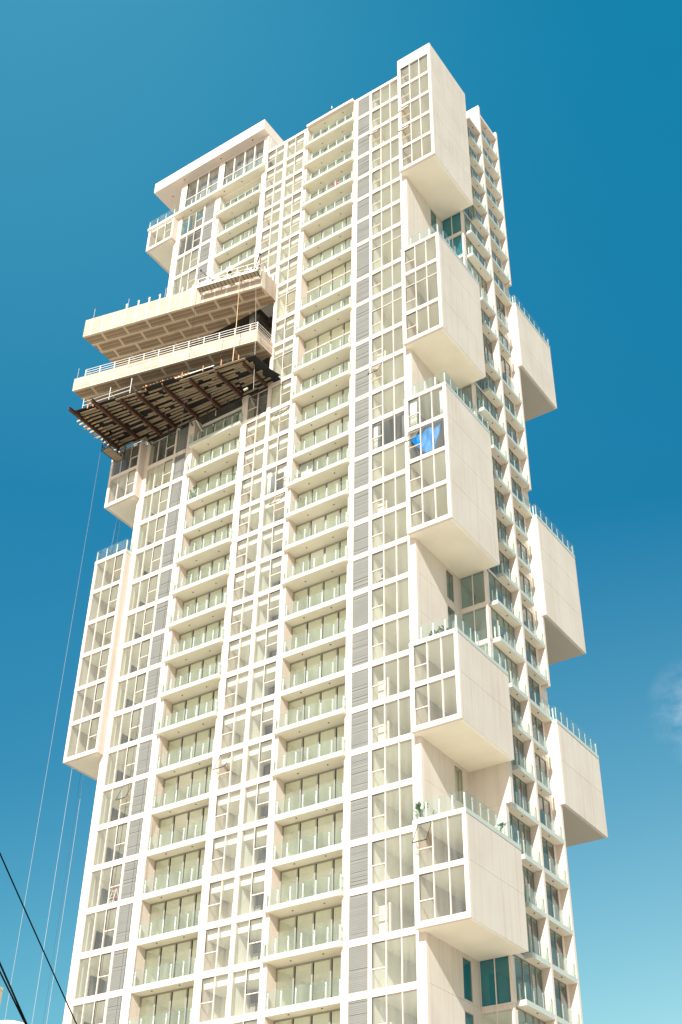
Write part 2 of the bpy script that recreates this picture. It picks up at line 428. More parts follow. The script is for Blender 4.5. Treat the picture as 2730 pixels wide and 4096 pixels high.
for i in range(0, LOW-1):
    z1 = Z(i); z0 = Z(i+1) + BT; tall = i in TALL
    mid = (z0 + z1) / 2; inc = CAV[0] - .5 < mid < CAV[1]
    if i >= 1 and not inc:
        kw = {}
        w = window(T, 'window', XA, 0, z0, z1, (2,), tall, 'win' , 2 if i == 21 else None)
        if i == 1: w['label'] = 'top left window with turquoise film on its panes'
        louver(XL[0], XL[1], z0, z1)
    if not inc: window(T, 'window', XB1, 0, z0, z1, (0,), tall, 'win', 0 if i == 21 else None)
    window(T, 'window', XB2, 0, z0, z1, (1,), tall, 'win', 1 if i in (11, 14) else None)
    louver(XM[0], XM[1], z0, z1)
    window(T, 'window', XC, 0, z0, z1, (0,), tall, 'win', 0 if i in (2, 11) else None)

# furnished or unpainted rooms with grey ceilings and walls; below the timber deck this grey paints in its shade
gb = MB()
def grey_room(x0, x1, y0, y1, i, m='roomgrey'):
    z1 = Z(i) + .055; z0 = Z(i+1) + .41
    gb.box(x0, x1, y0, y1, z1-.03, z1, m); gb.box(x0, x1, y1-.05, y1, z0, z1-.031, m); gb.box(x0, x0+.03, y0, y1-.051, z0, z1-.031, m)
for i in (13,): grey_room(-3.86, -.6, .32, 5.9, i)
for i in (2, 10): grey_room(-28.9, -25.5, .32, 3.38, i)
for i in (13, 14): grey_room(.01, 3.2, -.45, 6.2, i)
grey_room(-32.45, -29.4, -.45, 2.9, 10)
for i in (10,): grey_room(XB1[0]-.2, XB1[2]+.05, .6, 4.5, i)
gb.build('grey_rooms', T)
# turquoise film and white boards standing behind single panes
fb = MB()
fb.box(XA[0]+.05, XA[1]-.05, .16, .175, 83.7, 86.3, 'teal'); fb.box(XA[1]+.04, XA[1]+.42, .16, .175, 84.3, 86.3, 'teal'); fb.box(XA[2]+.04, XA[3]-.05, .16, .175, 85.0, 86.3, 'teal')
fb.build('window_film', T)
fb = MB()
for i, hgt in ((2, 1.0), (10, 1.15), (15, 1.2), (20, 1.7), (21, 1.55), (25, 1.9), (27, 1.2)):
    zf = Z(i+1) + .45; fb.box(-3.6, -2.95, .5, .56, zf, zf + hgt, 'frame'); fb.box(-2.86, -2.74, .45, .6, zf, zf + hgt + .1, 'frame')
for i in (14, 19, 24): 
    zf = Z(i+1) + .45; fb.box(-26.0, -25.55, .9, .98, zf, zf + 1.5, 'frame')
fb.build('indoor_boards', T)

# ---- balcony bays
def doors(x0, x1, n, z0, z1, tall, name='balcony_door', y=.95, open_=None, dark=False):
    b = MB(); st = (x1-x0)/n; fr = 'bronze'
    b.box(x0, x1, y, y+.1, z1-.09, z1, fr); b.box(x0, x1, y, y+.1, z0, z0+.05, fr)
    b.box(x0, x0+.07, y, y+.1, z0+.05, z1-.09, fr); b.box(x1-.07, x1, y, y+.1, z0+.05, z1-.09, fr)
    for k in range(1, n): b.box(x0+k*st-.055, x0+k*st+.055, y-.02, y+.1, z0+.05, z1-.09, fr); b.box(x0+k*st+.06, x0+k*st+.085, y+.01, y+.09, z0+.05, z1-.09, 'gasket')
    if tall: b.box(x0+.07, x1-.07, y-.01, y+.1, z1-1.55, z1-1.45, 'frame')
    w = b.build(name, T); g = MB()
    for k in range(n):
        if open_ is not None and k == open_: continue
        yo = y + .04 + (.03 if k % 2 else 0)
        g.poly([(x0+k*st,yo,z0),(x0+(k+1)*st,yo,z0),(x0+(k+1)*st,yo,z1),(x0+k*st,yo,z1)], 'door')
    g.build('glass', w)
    return w

PM = {}
def post_mesh(inset):
    if inset in PM: return PM[inset]
    p = MB(); p.beam((0, 0, 0), (0, 0, 1.0), .032, .085, 'post', up=(1, 0, 0)); ys = -(inset + .03)
    for zz in (.18, .82):
        p.beam((0, ys, zz), (0, 0, zz), .035, .035, 'clamp'); p.beam((-.08, 0, zz), (.08, 0, zz), .03, .03, 'post')
    me = D.meshes.new('railing_post'); me.from_pydata(p.v, [], p.f)
    for k in p.mats: me.materials.append(M[k])
    me.polygons.foreach_set('material_index', p.m); me.update(); PM[inset] = me
    return me
def posts_glass(path, z, parent, h=1.12, step=1.06, inset=.05, ends=True, gm='rail'):
    """frameless glass rail along a plan path (list of (x,y)); posts stand just inside (to the left of travel)"""
    g = MB()
    for (ax, ay), (bx, by) in zip(path, path[1:]):
        a = Vector((ax, ay, 0)); b = Vector((bx, by, 0)); L = (b-a).length; d = (b-a)/L; n = Vector((-d.y, d.x, 0))
        k = max(1, round(L/step)); seg = L/k
        for j in range(k):
            q0 = a + d*(j*seg + .012); q1 = a + d*((j+1)*seg - .012)
            v = len(g.v); mi = g.mi(gm)
            g.poly([(q0.x,q0.y,z-.02),(q1.x,q1.y,z-.02),(q1.x,q1.y,z+h),(q0.x,q0.y,z+h)], gm)
        for j in range(k+1):
            if L < .6 and j != 0: continue
            off = min(max(j*seg, .1), L-.1); c = a + d*off + n*(inset+.05)
            o = D.objects.new('railing_post', post_mesh(inset)); COL.objects.link(o); o.parent = parent
            o.location = (c.x, c.y, z); o.rotation_euler = (0, 0, math.atan2(d.y, d.x))
    g.build('glass_railing', parent)

PROT1 = {2, 11, 12, 15, 16, 17, 18, 19, 20}
PROT2 = {1, 2, 3, 4, 5, 9, 10, 11, 14, 15, 16, 17, 21, 22, 25, 26}
def balcony(bx, i, prot):
    z = Z(i); x0, x1 = bx
    b = MB()
    zb, zt = z + (.10 if prot else .03), z + BT
    if prot:
        b.box(x0+.003, x1-.003, 0.0, .948, zb, zt-.02, 'soffit')
        b.box(x0-.22, x1+.14, -.33, -.003, zb, zt-.02, 'soffit')
        b.box(x0-.24, x1+.16, -.35, -.331, zb-.01, zt, 'fascia'); b.box(x1+.141, x1+.161, -.331, -.003, zb-.01, zt, 'fascia'); b.box(x0-.241, x0-.221, -.331, -.003, zb-.01, zt, 'fascia')
        path = [(x1+.14, -.01), (x1+.14, -.33), (x0-.22, -.33), (x0-.22, -.01)]
    else:
        b.box(x0+.003, x1-.003, .0, .948, zb, zt-.02, 'soffit')
        b.box(x0+.003, x1-.003, -.022, -.001, zb-.01, zt, 'fascia')
        path = [(x1-.02, .0), (x0+.02, .0)]
    yl = .3
    for fx in (.28, .72): b.dot(x0+(x1-x0)*fx, yl + .05, zb, .055, 'dot', .04)
    o = b.build('balcony', T)
    # travel right-to-left keeps "left of travel" pointing outside; inset negative puts posts inside
    posts_glass(path, zt, o, inset=-.13 if True else .05)
    return o
for i in range(1, LOW):
    zmid = Z(i)
    if i > 1 and not (CAV[0]-.8 < zmid < CAV[1]-.2): balcony(BAY1, i, i in PROT1)
    balcony(BAY2, i, i in PROT2)
for i in range(0, LOW-1):
    z1 = Z(i) + .02; z0 = Z(i+1) + BT; mid = (z0+z1)/2
    if i >= 1 and not (CAV[0]-.5 < mid < CAV[1]):
        w = doors(BAY1[0], BAY1[1], 4, z0, z1, i in TALL, open_={13: 0, 21: 1, 22: 1}.get(i))
    doors(BAY2[0], BAY2[1], 4, z0, z1, i in TALL, open_={12: 2, 15: 1, 16: 1}.get(i))
# roof slab above the right balcony bay
b = MB(); b.box(BAY2[0]-.02, BAY2[1]+.1, -.35, -.003, 89.62, 89.97, 'white'); b.box(BAY2[0]+.003, BAY2[1]-.003, 0, .95, 89.62, 89.97, 'soffit')
b.dot(-9.9, .3, 89.62, .055, 'dot', .04); b.dot(-7.6, .3, 89.62, .055, 'dot', .04)
b.build('balcony_roof', T)
b = MB(); b.tube([(-9.7, 1.2, 89.9), (-9.7, 1.2, 93.4)], .05, 'tank'); b.tube([(-9.95, 1.2, 92.7), (-9.45, 1.2, 92.7)], .03, 'tank'); b.box(-9.78,-9.62,1.1,1.3,92.5,92.9,'rust')
b.build('roof_antenna', T)

# ---- main roof, left wall, back wall
b = MB()
b.box(-17.05, -.003, .3, 9.0, TOP-.3, TOP-.02, 'concrete')
b.box(XW, XW+.1, .301, 9.0, ZG, CAV[0], 'side'); b.box(XW, XW+.1, .301, 9, CAV[1], 86.9, 'side')
b.box(XW, -.3, 9.0, 9.3, ZG, CAV[0], 'side'); b.box(XW, -.3, 9.0, 9.3, CAV[1], TOP, 'side'); b.box(-14.5, -.3, 9.0, 9.3, CAV[0], CAV[1], 'side')
b.box(XW+.3, -17.1, .3, 8.9, 86.6, 86.89, 'soffit')
b.build('outer_walls', T)

# ---- notch wall on the plane x = 0 (faces right) with a narrow window on each storey
NW = MB()
WY0, WY1 = 4.3, 5.36
for i in range(0, LOW):
    z0 = Z(i+1) + .31; z1 = Z(i) + .295; wz0 = Z(i+1) + .42; wz1 = Z(i) - .28
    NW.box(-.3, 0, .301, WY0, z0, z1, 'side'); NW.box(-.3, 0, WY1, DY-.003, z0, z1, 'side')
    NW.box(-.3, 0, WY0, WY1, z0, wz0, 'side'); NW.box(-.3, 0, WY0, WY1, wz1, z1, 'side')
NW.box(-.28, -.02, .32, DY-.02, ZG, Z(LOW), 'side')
NW.build('recess_side_wall', T)
def yz_window(parent, name, x, ys, z0, z1, glassm, frame='bronze', mw=.07, out=-1, glz=None):
    """window lying in a plane of constant x, seen from +x"""
    b = MB(); xa, xb = x - .09, x - .01
    b.box(xa, xb, ys[0], ys[0]+.05, z0, z1, frame); b.box(xa, xb, ys[-1]-.05, ys[-1], z0, z1, frame)
    b.box(xa, xb, ys[0]+.05, ys[-1]-.05, z0, z0+.05, frame); b.box(xa, xb, ys[0]+.05, ys[-1]-.05, z1-.06, z1, frame)
    for y in ys[1:-1]: b.box(xa, xb+.02, y-mw/2, y+mw/2, z0+.05, z1-.06, frame); b.box(xa, xb+.01, y+mw/2, y+mw/2+.03, z0+.05, z1-.06, 'gasket')
    w = b.build(name, parent)
    MB().poly([(x-.05,ys[0],z0),(x-.05,ys[-1],z0),(x-.05,ys[-1],z1),(x-.05,ys[0],z1)], glassm).build('glass', w)
    return w
OPEN_NOTCH = {5: 'teal', 6: 'teal', 7: 'win', 11: 'sideglass', 12: 'sideglass', 17: 'sideglass', 18: 'sideglass', 19: 'win', 22: 'door', 23: 'door', 26: 'teal', 27: 'teal', 28: 'teal'}
for i, g in OPEN_NOTCH.items():
    if i in (5, 6, 11, 17, 18, 22, 26, 27, 28): yz_window(T, 'slit_window', 0, (WY0, WY1), Z(i+1)+.42, Z(i)-.28, g, mw=.05)
# ---- wall at the back of the recess (faces front, y = DY)
bw = MB()
for i in range(0, LOW):
    z1 = Z(i) + .29; z0 = Z(i+1) + .30
    if i in (22, 23):
        xe = 3.05 if i == 22 else 2.6
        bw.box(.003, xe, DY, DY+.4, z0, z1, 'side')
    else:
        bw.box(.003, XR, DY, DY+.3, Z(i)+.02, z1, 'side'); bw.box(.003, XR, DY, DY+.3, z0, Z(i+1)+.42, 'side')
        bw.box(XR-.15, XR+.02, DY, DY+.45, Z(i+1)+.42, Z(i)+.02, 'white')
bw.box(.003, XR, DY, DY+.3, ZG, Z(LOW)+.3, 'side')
bw.build('recess_back_wall', T)
for i in OPEN_NOTCH:
    if i in (22, 23): continue
    window(T, 'recess_window', (.01, 1.06, XR-.15), DY, Z(i+1)+.42, Z(i)+.02, (), False, OPEN_NOTCH[i] if i != 27 else 'win', frame='frame')

# ---- right facade: rooms, fins, doors, balconies
rr = MB()
for i in range(0, LOW):
    rr.box(-.29, XR-.1, DY+.31, D1-.01, Z(i)+.06, Z(i)+.42, 'ceil')
for i in range(-1, LOW):
    z = Z(0) + H if i < 0 else Z(i)
    rr.box(-1.5, XR-.1, D1+.31, D2-.01, z+.06, z+.42, 'ceil')
rr.box(-.5, -.3, DY, D1, ZG, TOP, 'room'); rr.box(-1.7, -1.5, D1, D2+.9, ZG, 93, 'room')
rr.box(-1.7, XR-.05, D2+.31, D2+.94, ZG, 93.3, 'side')
rr.box(-.3, XR, DY+.32, D1-.002, 90.0, 90.3, 'white')
rr.box(-6, XF-.02, D1+.302, D2, 93.29, 93.62, 'white')
rr.build('side_rooms', T)
fin = MB()
fin.box(1.2, XF, D1, D1+.3, Z(0)+.5, 94.85, 'white'); fin.box(-1.5, XF, D1, D1+.3, ZG, Z(0)+.5, 'white')
fin.build('fin_wall', T)
fin = MB()
fin.box(-1.5, XF, D2, D2+.3, Z(6)+.02, 94.6, 'white')
for a, b_ in ((Z(13)+.1, Z(7)+.3), (Z(19)+.15, Z(14)+.3), (ZG, Z(20)+.3)): fin.box(-1.5, XF, D2, D2+.3, a, b_, 'white')
for a, b_ in ((Z(7)+.3, Z(6)+.02), (Z(14)+.3, Z(13)+.1), (Z(20)+.3, Z(19)+.15)): fin.box(-1.5, XR+.02, D2, D2+.9, a, b_, 'white')
fin.build('fin_wall', T)
NOTCH_FULL = {6, 7, 12, 18, 19, 27, 28, 29}
REAR_SHORT = {8, 9, 15, 16, 17, 21, 22}
REAR_OPEN = {7, 14, 20}     # terrace level: slab runs on to the box roof
def side_balcony(i, y0, y1, openfront, openback=False, z=None):
    z = Z(i) if z is None else z; b = MB(); zb, zt = z + .28, z + .60
    b.box(XR+.003, XF-.022, y0, y1, zb, zt-.02, 'soffit')
    if openfront and y0 < 8:      # slab turns the corner on open storeys
        b.box(XR+.003 if y0 > DY+.5 else XR+.03, XF-.022, y0-.02, y0-.001, zb-.01, zt, 'fascia')
    elif openfront: b.box(XR+.003, XF-.022, y0-.02, y0-.001, zb-.01, zt, 'fascia')
    b.box(XF-.02, XF, y0-.02, y1, zb-.01, zt, 'fascia')
    b.dot((XR+XF)/2+.05, (y0+y1)/2, zb, .055, 'dot', .04)
    o = b.build('side_balcony', T)
    path = ([(XR+.05, y0+.01)] if openfront else []) + [(XF-.03, y0+.01), (XF-.03, y1-.02)]
    if openback: path.append((XR+.05, y1-.02))
    posts_glass(path, zt, o, inset=.02)
for i in range(1, LOW):
    if i in (23,): side_balcony(i, DY+.42, D1-.003, False)
    elif i in NOTCH_FULL: side_balcony(i, 6.9, D1-.003, True)
    else: side_balcony(i, 8.2, D1-.003, True)
b = MB(); b.box(XR+.003, XF, 8.2, D1-.003, Z(0)+.3, Z(0)+.62, 'white'); b.dot(2.55, 9.5, Z(0)+.3, .055, 'dot', .04); b.build('side_roof_slab', T)
for i in range(0, LOW):
    y1 = 13.24 if i in REAR_SHORT else D2-.003
    side_balcony(i, D1+.303, y1, False, i in REAR_SHORT)
b = MB(); b.box(XR+.003, XF, D1+.303, D2-.003, Z(0)+H+.45, Z(0)+H+.8, 'white'); b.dot(2.55, 12.5, Z(0)+H+.45, .055, 'dot', .04); b.build('side_roof_slab', T)
for i in range(0, LOW-1):
    z0, z1 = Z(i+1)+.45, Z(i)+.22
    yz_window(T, 'side_door', XR, (6.84, 7.95, 8.95, 9.75, D1-.06), z0, z1, 'sideglass')
for i in range(-1, LOW-1):
    z1 = (Z(0)+H if i < 0 else Z(i)) + .22; z0 = Z(i+1)+.45
    yz_window(T, 'side_door', XR, (11.1, 12.1, 13.09, 14.1), z0, z1, 'sideglass')
sl = MB()
for i in range(-1, LOW):   # spandrels between the door rows
    z = Z(0)+H if i < 0 else Z(i)
    if i >= 0: sl.box(XR-.1, XR, 6.81, D1-.003, z+.22, z+.45, 'white')
    sl.box(XR-.1, XR, D1+.303, D2-.003, z+.22, z+.45, 'white')
sl.box(XR-.1, XR-.005, 14.1, D2-.003, ZG, 93.3, 'white'); sl.box(XR-.1, XR-.005, D1+.303, 11.1, ZG, 93.3, 'white')
sl.build('side_wall_bands', T)

# ---- cantilevered boxes
def shell_levels(b, x, y0, y1, zb, zt, levels, side, inner):
    pass
def right_box(lt, lb, sashes=(), top=None, film=None):
    zb = Z(lb) - .02; zt = top or Z(lt); y0 = -.75
    b = MB(); x0, x1 = -.28, XBX
    lv = list(range(lt, lb+1))
    # bottom and floors
    b.box(.003, x1-.251, y0+.252, DY-.004, zb, zb+.37, 'soffit')
    b.box(x0, .002, y0+.252, -.004, zb, zb+.37, 'soffit')
    b.box(x0, x1, y0, y0+.25, zb, Z(lb)+.36, 'white')
    for i in lv[:-1]:
        if i == lt and top is None: b.box(.003, x1-.251, y0+.252, DY-.004, Z(i)-.0, Z(i)+.02, 'ceil'); continue
        b.box(.003, x1-.251, y0+.252, DY-.004, Z(i)+.05, Z(i)+.35, 'ceil')
        b.box(.031, 3.199, y0+.003, y0+.25, Z(i), Z(i)+.36, 'white')
    if top: b.box(.003, x1-.251, y0+.252, DY-.004, zt-.3, zt-.1, 'white'); b.box(x0, x1, y0, y0+.25, Z(lt), zt, 'white')
    # front corner posts
    for i in lv[:-1]:
        za, zc = Z(i+1)+.361, (Z(i)-.001)
        b.box(x0, .03, y0, y0+.25, za, zc, 'white'); b.box(3.2, x1, y0, y0+.25, za, zc, 'white')
        if i != lt: b.box(x0, .03, y0, y0+.25, zc, Z(i)+.361, 'white'); b.box(3.2, x1, y0, y0+.25, zc, Z(i)+.361, 'white')
    # left return and right wall in storey-high panels with open joints
    b.box(x0, -.003, y0+.251, -.005, zb+.401, zt-.02, 'white')
    cuts = [zb] + [Z(i)+.3 for i in lv[::-1] if zb + .5 < Z(i)+.3 < zt-.5] + [zt]
    b.box(x1-.25, x1-.02, y0+.252, DY-.01, zb+.01, zt-.01, 'room')
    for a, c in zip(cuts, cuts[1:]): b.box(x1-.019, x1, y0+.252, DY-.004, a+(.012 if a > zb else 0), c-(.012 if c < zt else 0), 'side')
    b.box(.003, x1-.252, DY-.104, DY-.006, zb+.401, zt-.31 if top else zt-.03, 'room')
    o = b.build('projecting_box', T)
    for i in lv[:-1]:
        w = window(o, 'window', (.03, 1.08, 2.17, 3.2), y0, Z(i+1)+.36, Z(i), (0,), i in TALL, 'win', 0 if i in sashes else None)
    if not top:
        t = MB(); t.box(x0-.02, x1+.02, y0-.02, y0-.001, Z(lt)+.002, Z(lt)+.33, 'fascia'); t.box(x1+.001, x1+.02, y0-.001, DY, Z(lt)+.03, Z(lt)+.33, 'fascia')
        t.box(x0-.02, x0-.001, y0-.001, -.004, Z(lt)+.002, Z(lt)+.33, 'fascia')
        t.box(x0, x1, y0, -.005, Z(lt)+.021, Z(lt)+.31, 'soffit'); t.box(.003, x1, -.003, DY-.003, Z(lt)+.021, Z(lt)+.31, 'soffit')
        t.box(x1-.1, x1-.001, y0+.02, DY, Z(lt)-.02, Z(lt)+.019, 'gasket')
        pass
        k = t.build('terrace_edge', o)
        g = D.objects.new('terrace_railing', None)
        posts_glass([(x0, -.02), (x0, y0), (x1, y0), (x1, DY)], Z(lt)+.33, o, inset=.02)
    return o
right_box(0, 5, (2, 3), top=91.15)
right_box(8, 11)
right_box(13, 17, (14,))
right_box(20, 22)
right_box(24, 26, (24,))

def left_box(lt, lb, terrace=True, ytop=3.04):
    zb = Z(lb); x0, x1, y0, yb = -32.75, -29.05, -.75, 3.1
    b = MB(); lv = list(range(lt, lb+1)); zt = Z(lt)
    b.box(x0+.252, XW-.003, y0+.252, yb, zb, zb+.35, 'soffit'); b.box(XW-.003, x1-.251, y0+.252, -.004, zb, zb+.35, 'soffit')
    b.box(x0, x1, y0, y0+.25, zb, zb+.36, 'white')
    for i in lv[:-1]:
        b.box(x0+.26, XW-.003, y0+.252, yb, Z(i)+.03, Z(i)+.33, 'ceil')
        if i != lt: b.box(x0+.25, x1-.25, y0+.003, y0+.25, Z(i), Z(i)+.36, 'white')
        z0, z1 = Z(i+1)+.361, Z(i)+.36 if i != lt else Z(i)
        b.box(x0, x0+.249, y0, y0+.25, z0, z1, 'white'); b.box(x1-.249, x1, y0, y0+.25, z0, z1, 'white')
        b.box(x1-.249, x1, y0+.251, -.004, z0+.012, z1, 'side')
    b.box(x0, x0+.25, y0+.252, yb, zb, zt, 'side'); b.box(x0+.26, XW-.003, yb-.1, yb-.005, zb+.36, zt-.01, 'room')
    b.box(x1-.25, x1, y0+.251, -.004, zb, zb+.36, 'side')
    o = b.build('projecting_box', T)
    for i in lv[:-1]: window(o, 'window', (x0+.25, -31.45, -30.28, x1-.25), y0, Z(i+1)+.361, Z(i), (2,), False, 'win')
    if terrace:
        t = MB(); z = Z(lt)
        t.box(x0-.02, x1+.02, y0-.02, y0-.001, z+.002, z+.35, 'fascia'); t.box(x0-.02, x0-.001, y0, yb, z+.002, z+.35, 'fascia')
        t.box(x1+.001, x1+.02, y0-.001, -.005, z+.002, z+.35, 'fascia')
        t.box(x0, XW-.003, y0, yb, z+.002, z+.33, 'soffit'); t.box(XW-.003, x1, y0, -.005, z+.002, z+.33, 'soffit')
        t.build('terrace_edge', o)
        posts_glass([(x0, yb), (x0, y0), (x1, y0), (x1, -.02)], z+.35, o, inset=.02)
    return o
left_box(14, 20)
left_box(10, 12, terrace=False)
left_box(1, 2, terrace=False)

def rear_box(zb, zt, l_in):
    x1, y0, y1 = XG, D2-.06, 21.6; b = MB()
    b.box(-4, x1-.25, y0+.252, y1, zb, zb+.4, 'soffitgrey'); b.box(XF-.1, x1, y0, y0+.25, zb, zt, 'white')
    b.box(-4, x1-.25, y1-.25, y1-.003, zb+.401, zt, 'side')
    cuts = sorted([zb] + [Z(i)+.3 for i in l_in] + [zt])
    b.box(x1-.25, x1-.02, y0+.252, y1-.01, zb+.01, zt-.01, 'side')
    for a, c in zip(cuts, cuts[1:]): b.box(x1-.019, x1, y0+.252, y1, a+(.012 if a > zb else 0), c-(.012 if c < zt else 0), 'side')
    b.box(-4, x1-.26, y0+.95, y1-.26, zt-.3, zt-.1, 'concrete'); 
    o = b.build('projecting_box', T)
    t = MB(); t.box(x1+.001, x1+.02, y0-.02, y1+.02, zt+.04, zt+.34, 'fascia'); t.box(XF+.005, x1, y0-.02, y0-.001, zt+.04, zt+.34, 'fascia')
    t.box(-4, x1, y1+.001, y1+.02, zt+.04, zt+.34, 'fascia')
    t.box(x1-.3, x1, y0, y1, zt+.041, zt+.32, 'soffit'); t.box(x1-.15, x1-.001, y0+.02, y1, zt+.001, zt+.04, 'gasket')
    t.build('terrace_edge', o)
    posts_glass([(XF, y0), (x1, y0), (x1, y1), (-1, y1)], zt+.34, o, inset=.02)
rear_box(Z(9), Z(7), (8,))
rear_box(Z(17), Z(14), (15, 16))
rear_box(Z(22), Z(20), (21,))
b = MB(); b.box(-9, -1.71, 9.31, 24, ZG, 93.2, 'side'); b.build('rear_block', T)

# ---- penthouse with its deep white canopy
ph = MB()
ph.box(-29.3, -28.47, 0, .4, 87.3, 92.79, 'white'); ph.box(-23.91, -23.12, 0, .4, 87.3, 92.79, 'white'); ph.box(-17.72, -17.12, 0, .4, 87.3, 92.79, 'white')
ph.box(-17.32, -17.1, .401, 8.5, TOP-.1, 92.79, 'side'); ph.box(-29.3, -29.1, .401, 8.5, 87.3, 92.79, 'side')
ph.box(-29.0, -17.4, 5.5, 5.6, 87.3, 92.79, 'room'); ph.box(-23.6, -23.45, .401, 5.4, 87.3, 92.79, 'room')
ph.build('penthouse_walls', T)
cn = MB(); cn.box(-32.7, -17.08, -.95, 8.6, 92.8, 94.42, 'white')
for x, y in ((-31.2, .6), (-28.6, -.45), (-23.4, -.45), (-19.0, -.45)): cn.dot(x, y, 92.8, .07, 'dot', .04)
c = cn.build('canopy', T)
def ph_window(xs):
    b = MB(); z0, z1, zt_ = 87.35, 92.6, 89.68
    b.box(xs[0], xs[-1], .05, .15, z1-.06, z1+.19, 'frame'); b.box(xs[0], xs[-1], .05, .15, z0, z0+.06, 'frame'); b.box(xs[0], xs[-1], .04, .15, zt_-.05, zt_+.05, 'frame')
    for x in xs[1:-1]: b.box(x-.06, x+.06, .02, .15, z0+.06, z1-.06, 'frame'); b.box(x-.09, x-.061, .06, .14, z0+.06, z1-.06, 'gasket')
    b.box(xs[0], xs[0]+.05, .05, .15, z0+.06, z1-.06, 'gasket')
    w = b.build('penthouse_window', T)
    MB().poly([(xs[0],.1,z0),(xs[-1],.1,z0),(xs[-1],.1,z1),(xs[0],.1,z1)], 'win').build('glass', w)
ph_window((-28.47, -26.97, -25.42, -23.91)); ph_window((-23.12, -21.78, -20.34, -18.97, -17.72))
b = MB()
b.box(-33.1, -17.18, -.62, -.005, 86.86, 87.22, 'soffit'); b.box(-33.1, XW-.003, -.003, 3.2, 86.86, 87.22, 'soffit'); b.box(XW, -17.1, 0, .94, 86.9, 87.22, 'soffit')
b.box(-33.12, -17.16, -.64, -.621, 86.84, 87.25, 'fascia'); b.box(-17.179, -17.16, -.62, -.005, 86.84, 87.25, 'fascia'); b.box(-33.12, -33.101, -.62, 3.2, 86.84, 87.25, 'fascia')
for x in (-27.2, -22.6, -20.2): b.dot(x, -.2, 86.86, .06, 'dot', .04)
o = b.build('penthouse_terrace', T)
posts_glass([(-17.2, -.02), (-17.2, -.6), (-33.08, -.6), (-33.08, 3.1)], 87.25, o, inset=-.13, step=1.2)

# ---- unfinished cantilevered platforms
def plat_y(x, off=0.0):      # front line of the skewed platforms
    t = (x + 14.6) / (-33.13 + 14.6); return -2.3 - 4.3 * t - off
def platform(z0, z1, front, top):
    b = MB()
    poly = [(-14.62, .0), (XW-.002, .0), (XW-.002, 2.0), (-33.15, 2.0), (-33.15, -6.62), (-14.62, -2.3)]
    b.prism(poly, z0, z1, front, 'board', 'concrete')
    return b.build('terrace_platform', T)
p1 = platform(65.4, 67.7, 'boardfront', 'concrete')
p2 = platform(58.28, 59.8, 'boardfront2', 'concrete')
b = MB()
for x in (-28.88, -27.6, -26.45, -25.33, -22.94, -21.8, -15.9):
    y = plat_y(x) + .15; b.beam((x, y, 67.7), (x, y, 68.55), .09, .12, 'alu'); b.beam((x-.12, y, 68.4), (x+.05, y-.05, 68.4), .12, .1, 'alu'); b.beam((x, y+.18, 67.7), (x, y, 68.2), .06, .06, 'alu')
for x in (-32.42, -28.7, -24.74, -24.08): b.beam((x, plat_y(x)+.1, 67.7), (x, plat_y(x)+.1, 69.15), .035, .035, 'steel')
for y in (-1.8, -1.1, -.5): b.beam((-14.75, y, 67.7), (-14.75, y, 68.55), .09, .12, 'alu')
b.build('railing_brackets', T)
b = MB()
xs = [-32.15 + k*1.52 for k in range(12)]
for x in xs: b.beam((x, plat_y(x)+.12, 59.8), (x, plat_y(x)+.12, 60.75), .07, .07, 'alu')
for zz in (60.75, 60.45, 60.15):
    b.beam((xs[0], plat_y(xs[0])+.12, zz), (-14.75, plat_y(-14.75)+.12, zz), .038, .038, 'alu'); b.beam((-14.75, plat_y(-14.75)+.12, zz), (-14.75, -.05, zz), .038, .038, 'alu')
    b.beam((xs[0], plat_y(xs[0])+.12, zz), (xs[0], 1.8, zz), .04, .04, 'alu')
    if zz < 60.7: b.beam((-17.5, -.1, zz), (-14.8, -.1, zz), .04, .04, 'alu')
b.beam((-14.75, plat_y(-14.75)+.12, 59.8), (-14.75, plat_y(-14.75)+.12, 60.78), .08, .08, 'alu')
b.beam((-32.95, plat_y(-32.95)+.1, 59.8), (-32.95, plat_y(-32.95)+.1, 61.2), .04, .04, 'steel')
b.build('guard_rail', T)
# dark open storeys behind the platforms
b = MB()
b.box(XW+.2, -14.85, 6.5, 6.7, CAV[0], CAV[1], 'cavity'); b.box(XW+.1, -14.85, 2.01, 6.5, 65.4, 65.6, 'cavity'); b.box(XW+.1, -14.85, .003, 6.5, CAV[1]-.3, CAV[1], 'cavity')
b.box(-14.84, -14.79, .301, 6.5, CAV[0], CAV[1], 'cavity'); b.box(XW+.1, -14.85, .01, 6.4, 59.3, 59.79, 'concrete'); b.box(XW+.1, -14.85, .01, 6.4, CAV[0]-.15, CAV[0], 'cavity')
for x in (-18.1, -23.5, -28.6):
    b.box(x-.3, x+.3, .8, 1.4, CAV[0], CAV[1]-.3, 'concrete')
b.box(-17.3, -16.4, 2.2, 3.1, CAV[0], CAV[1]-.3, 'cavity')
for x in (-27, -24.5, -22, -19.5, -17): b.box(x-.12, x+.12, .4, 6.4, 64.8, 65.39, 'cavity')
b.build('open_storeys', T)

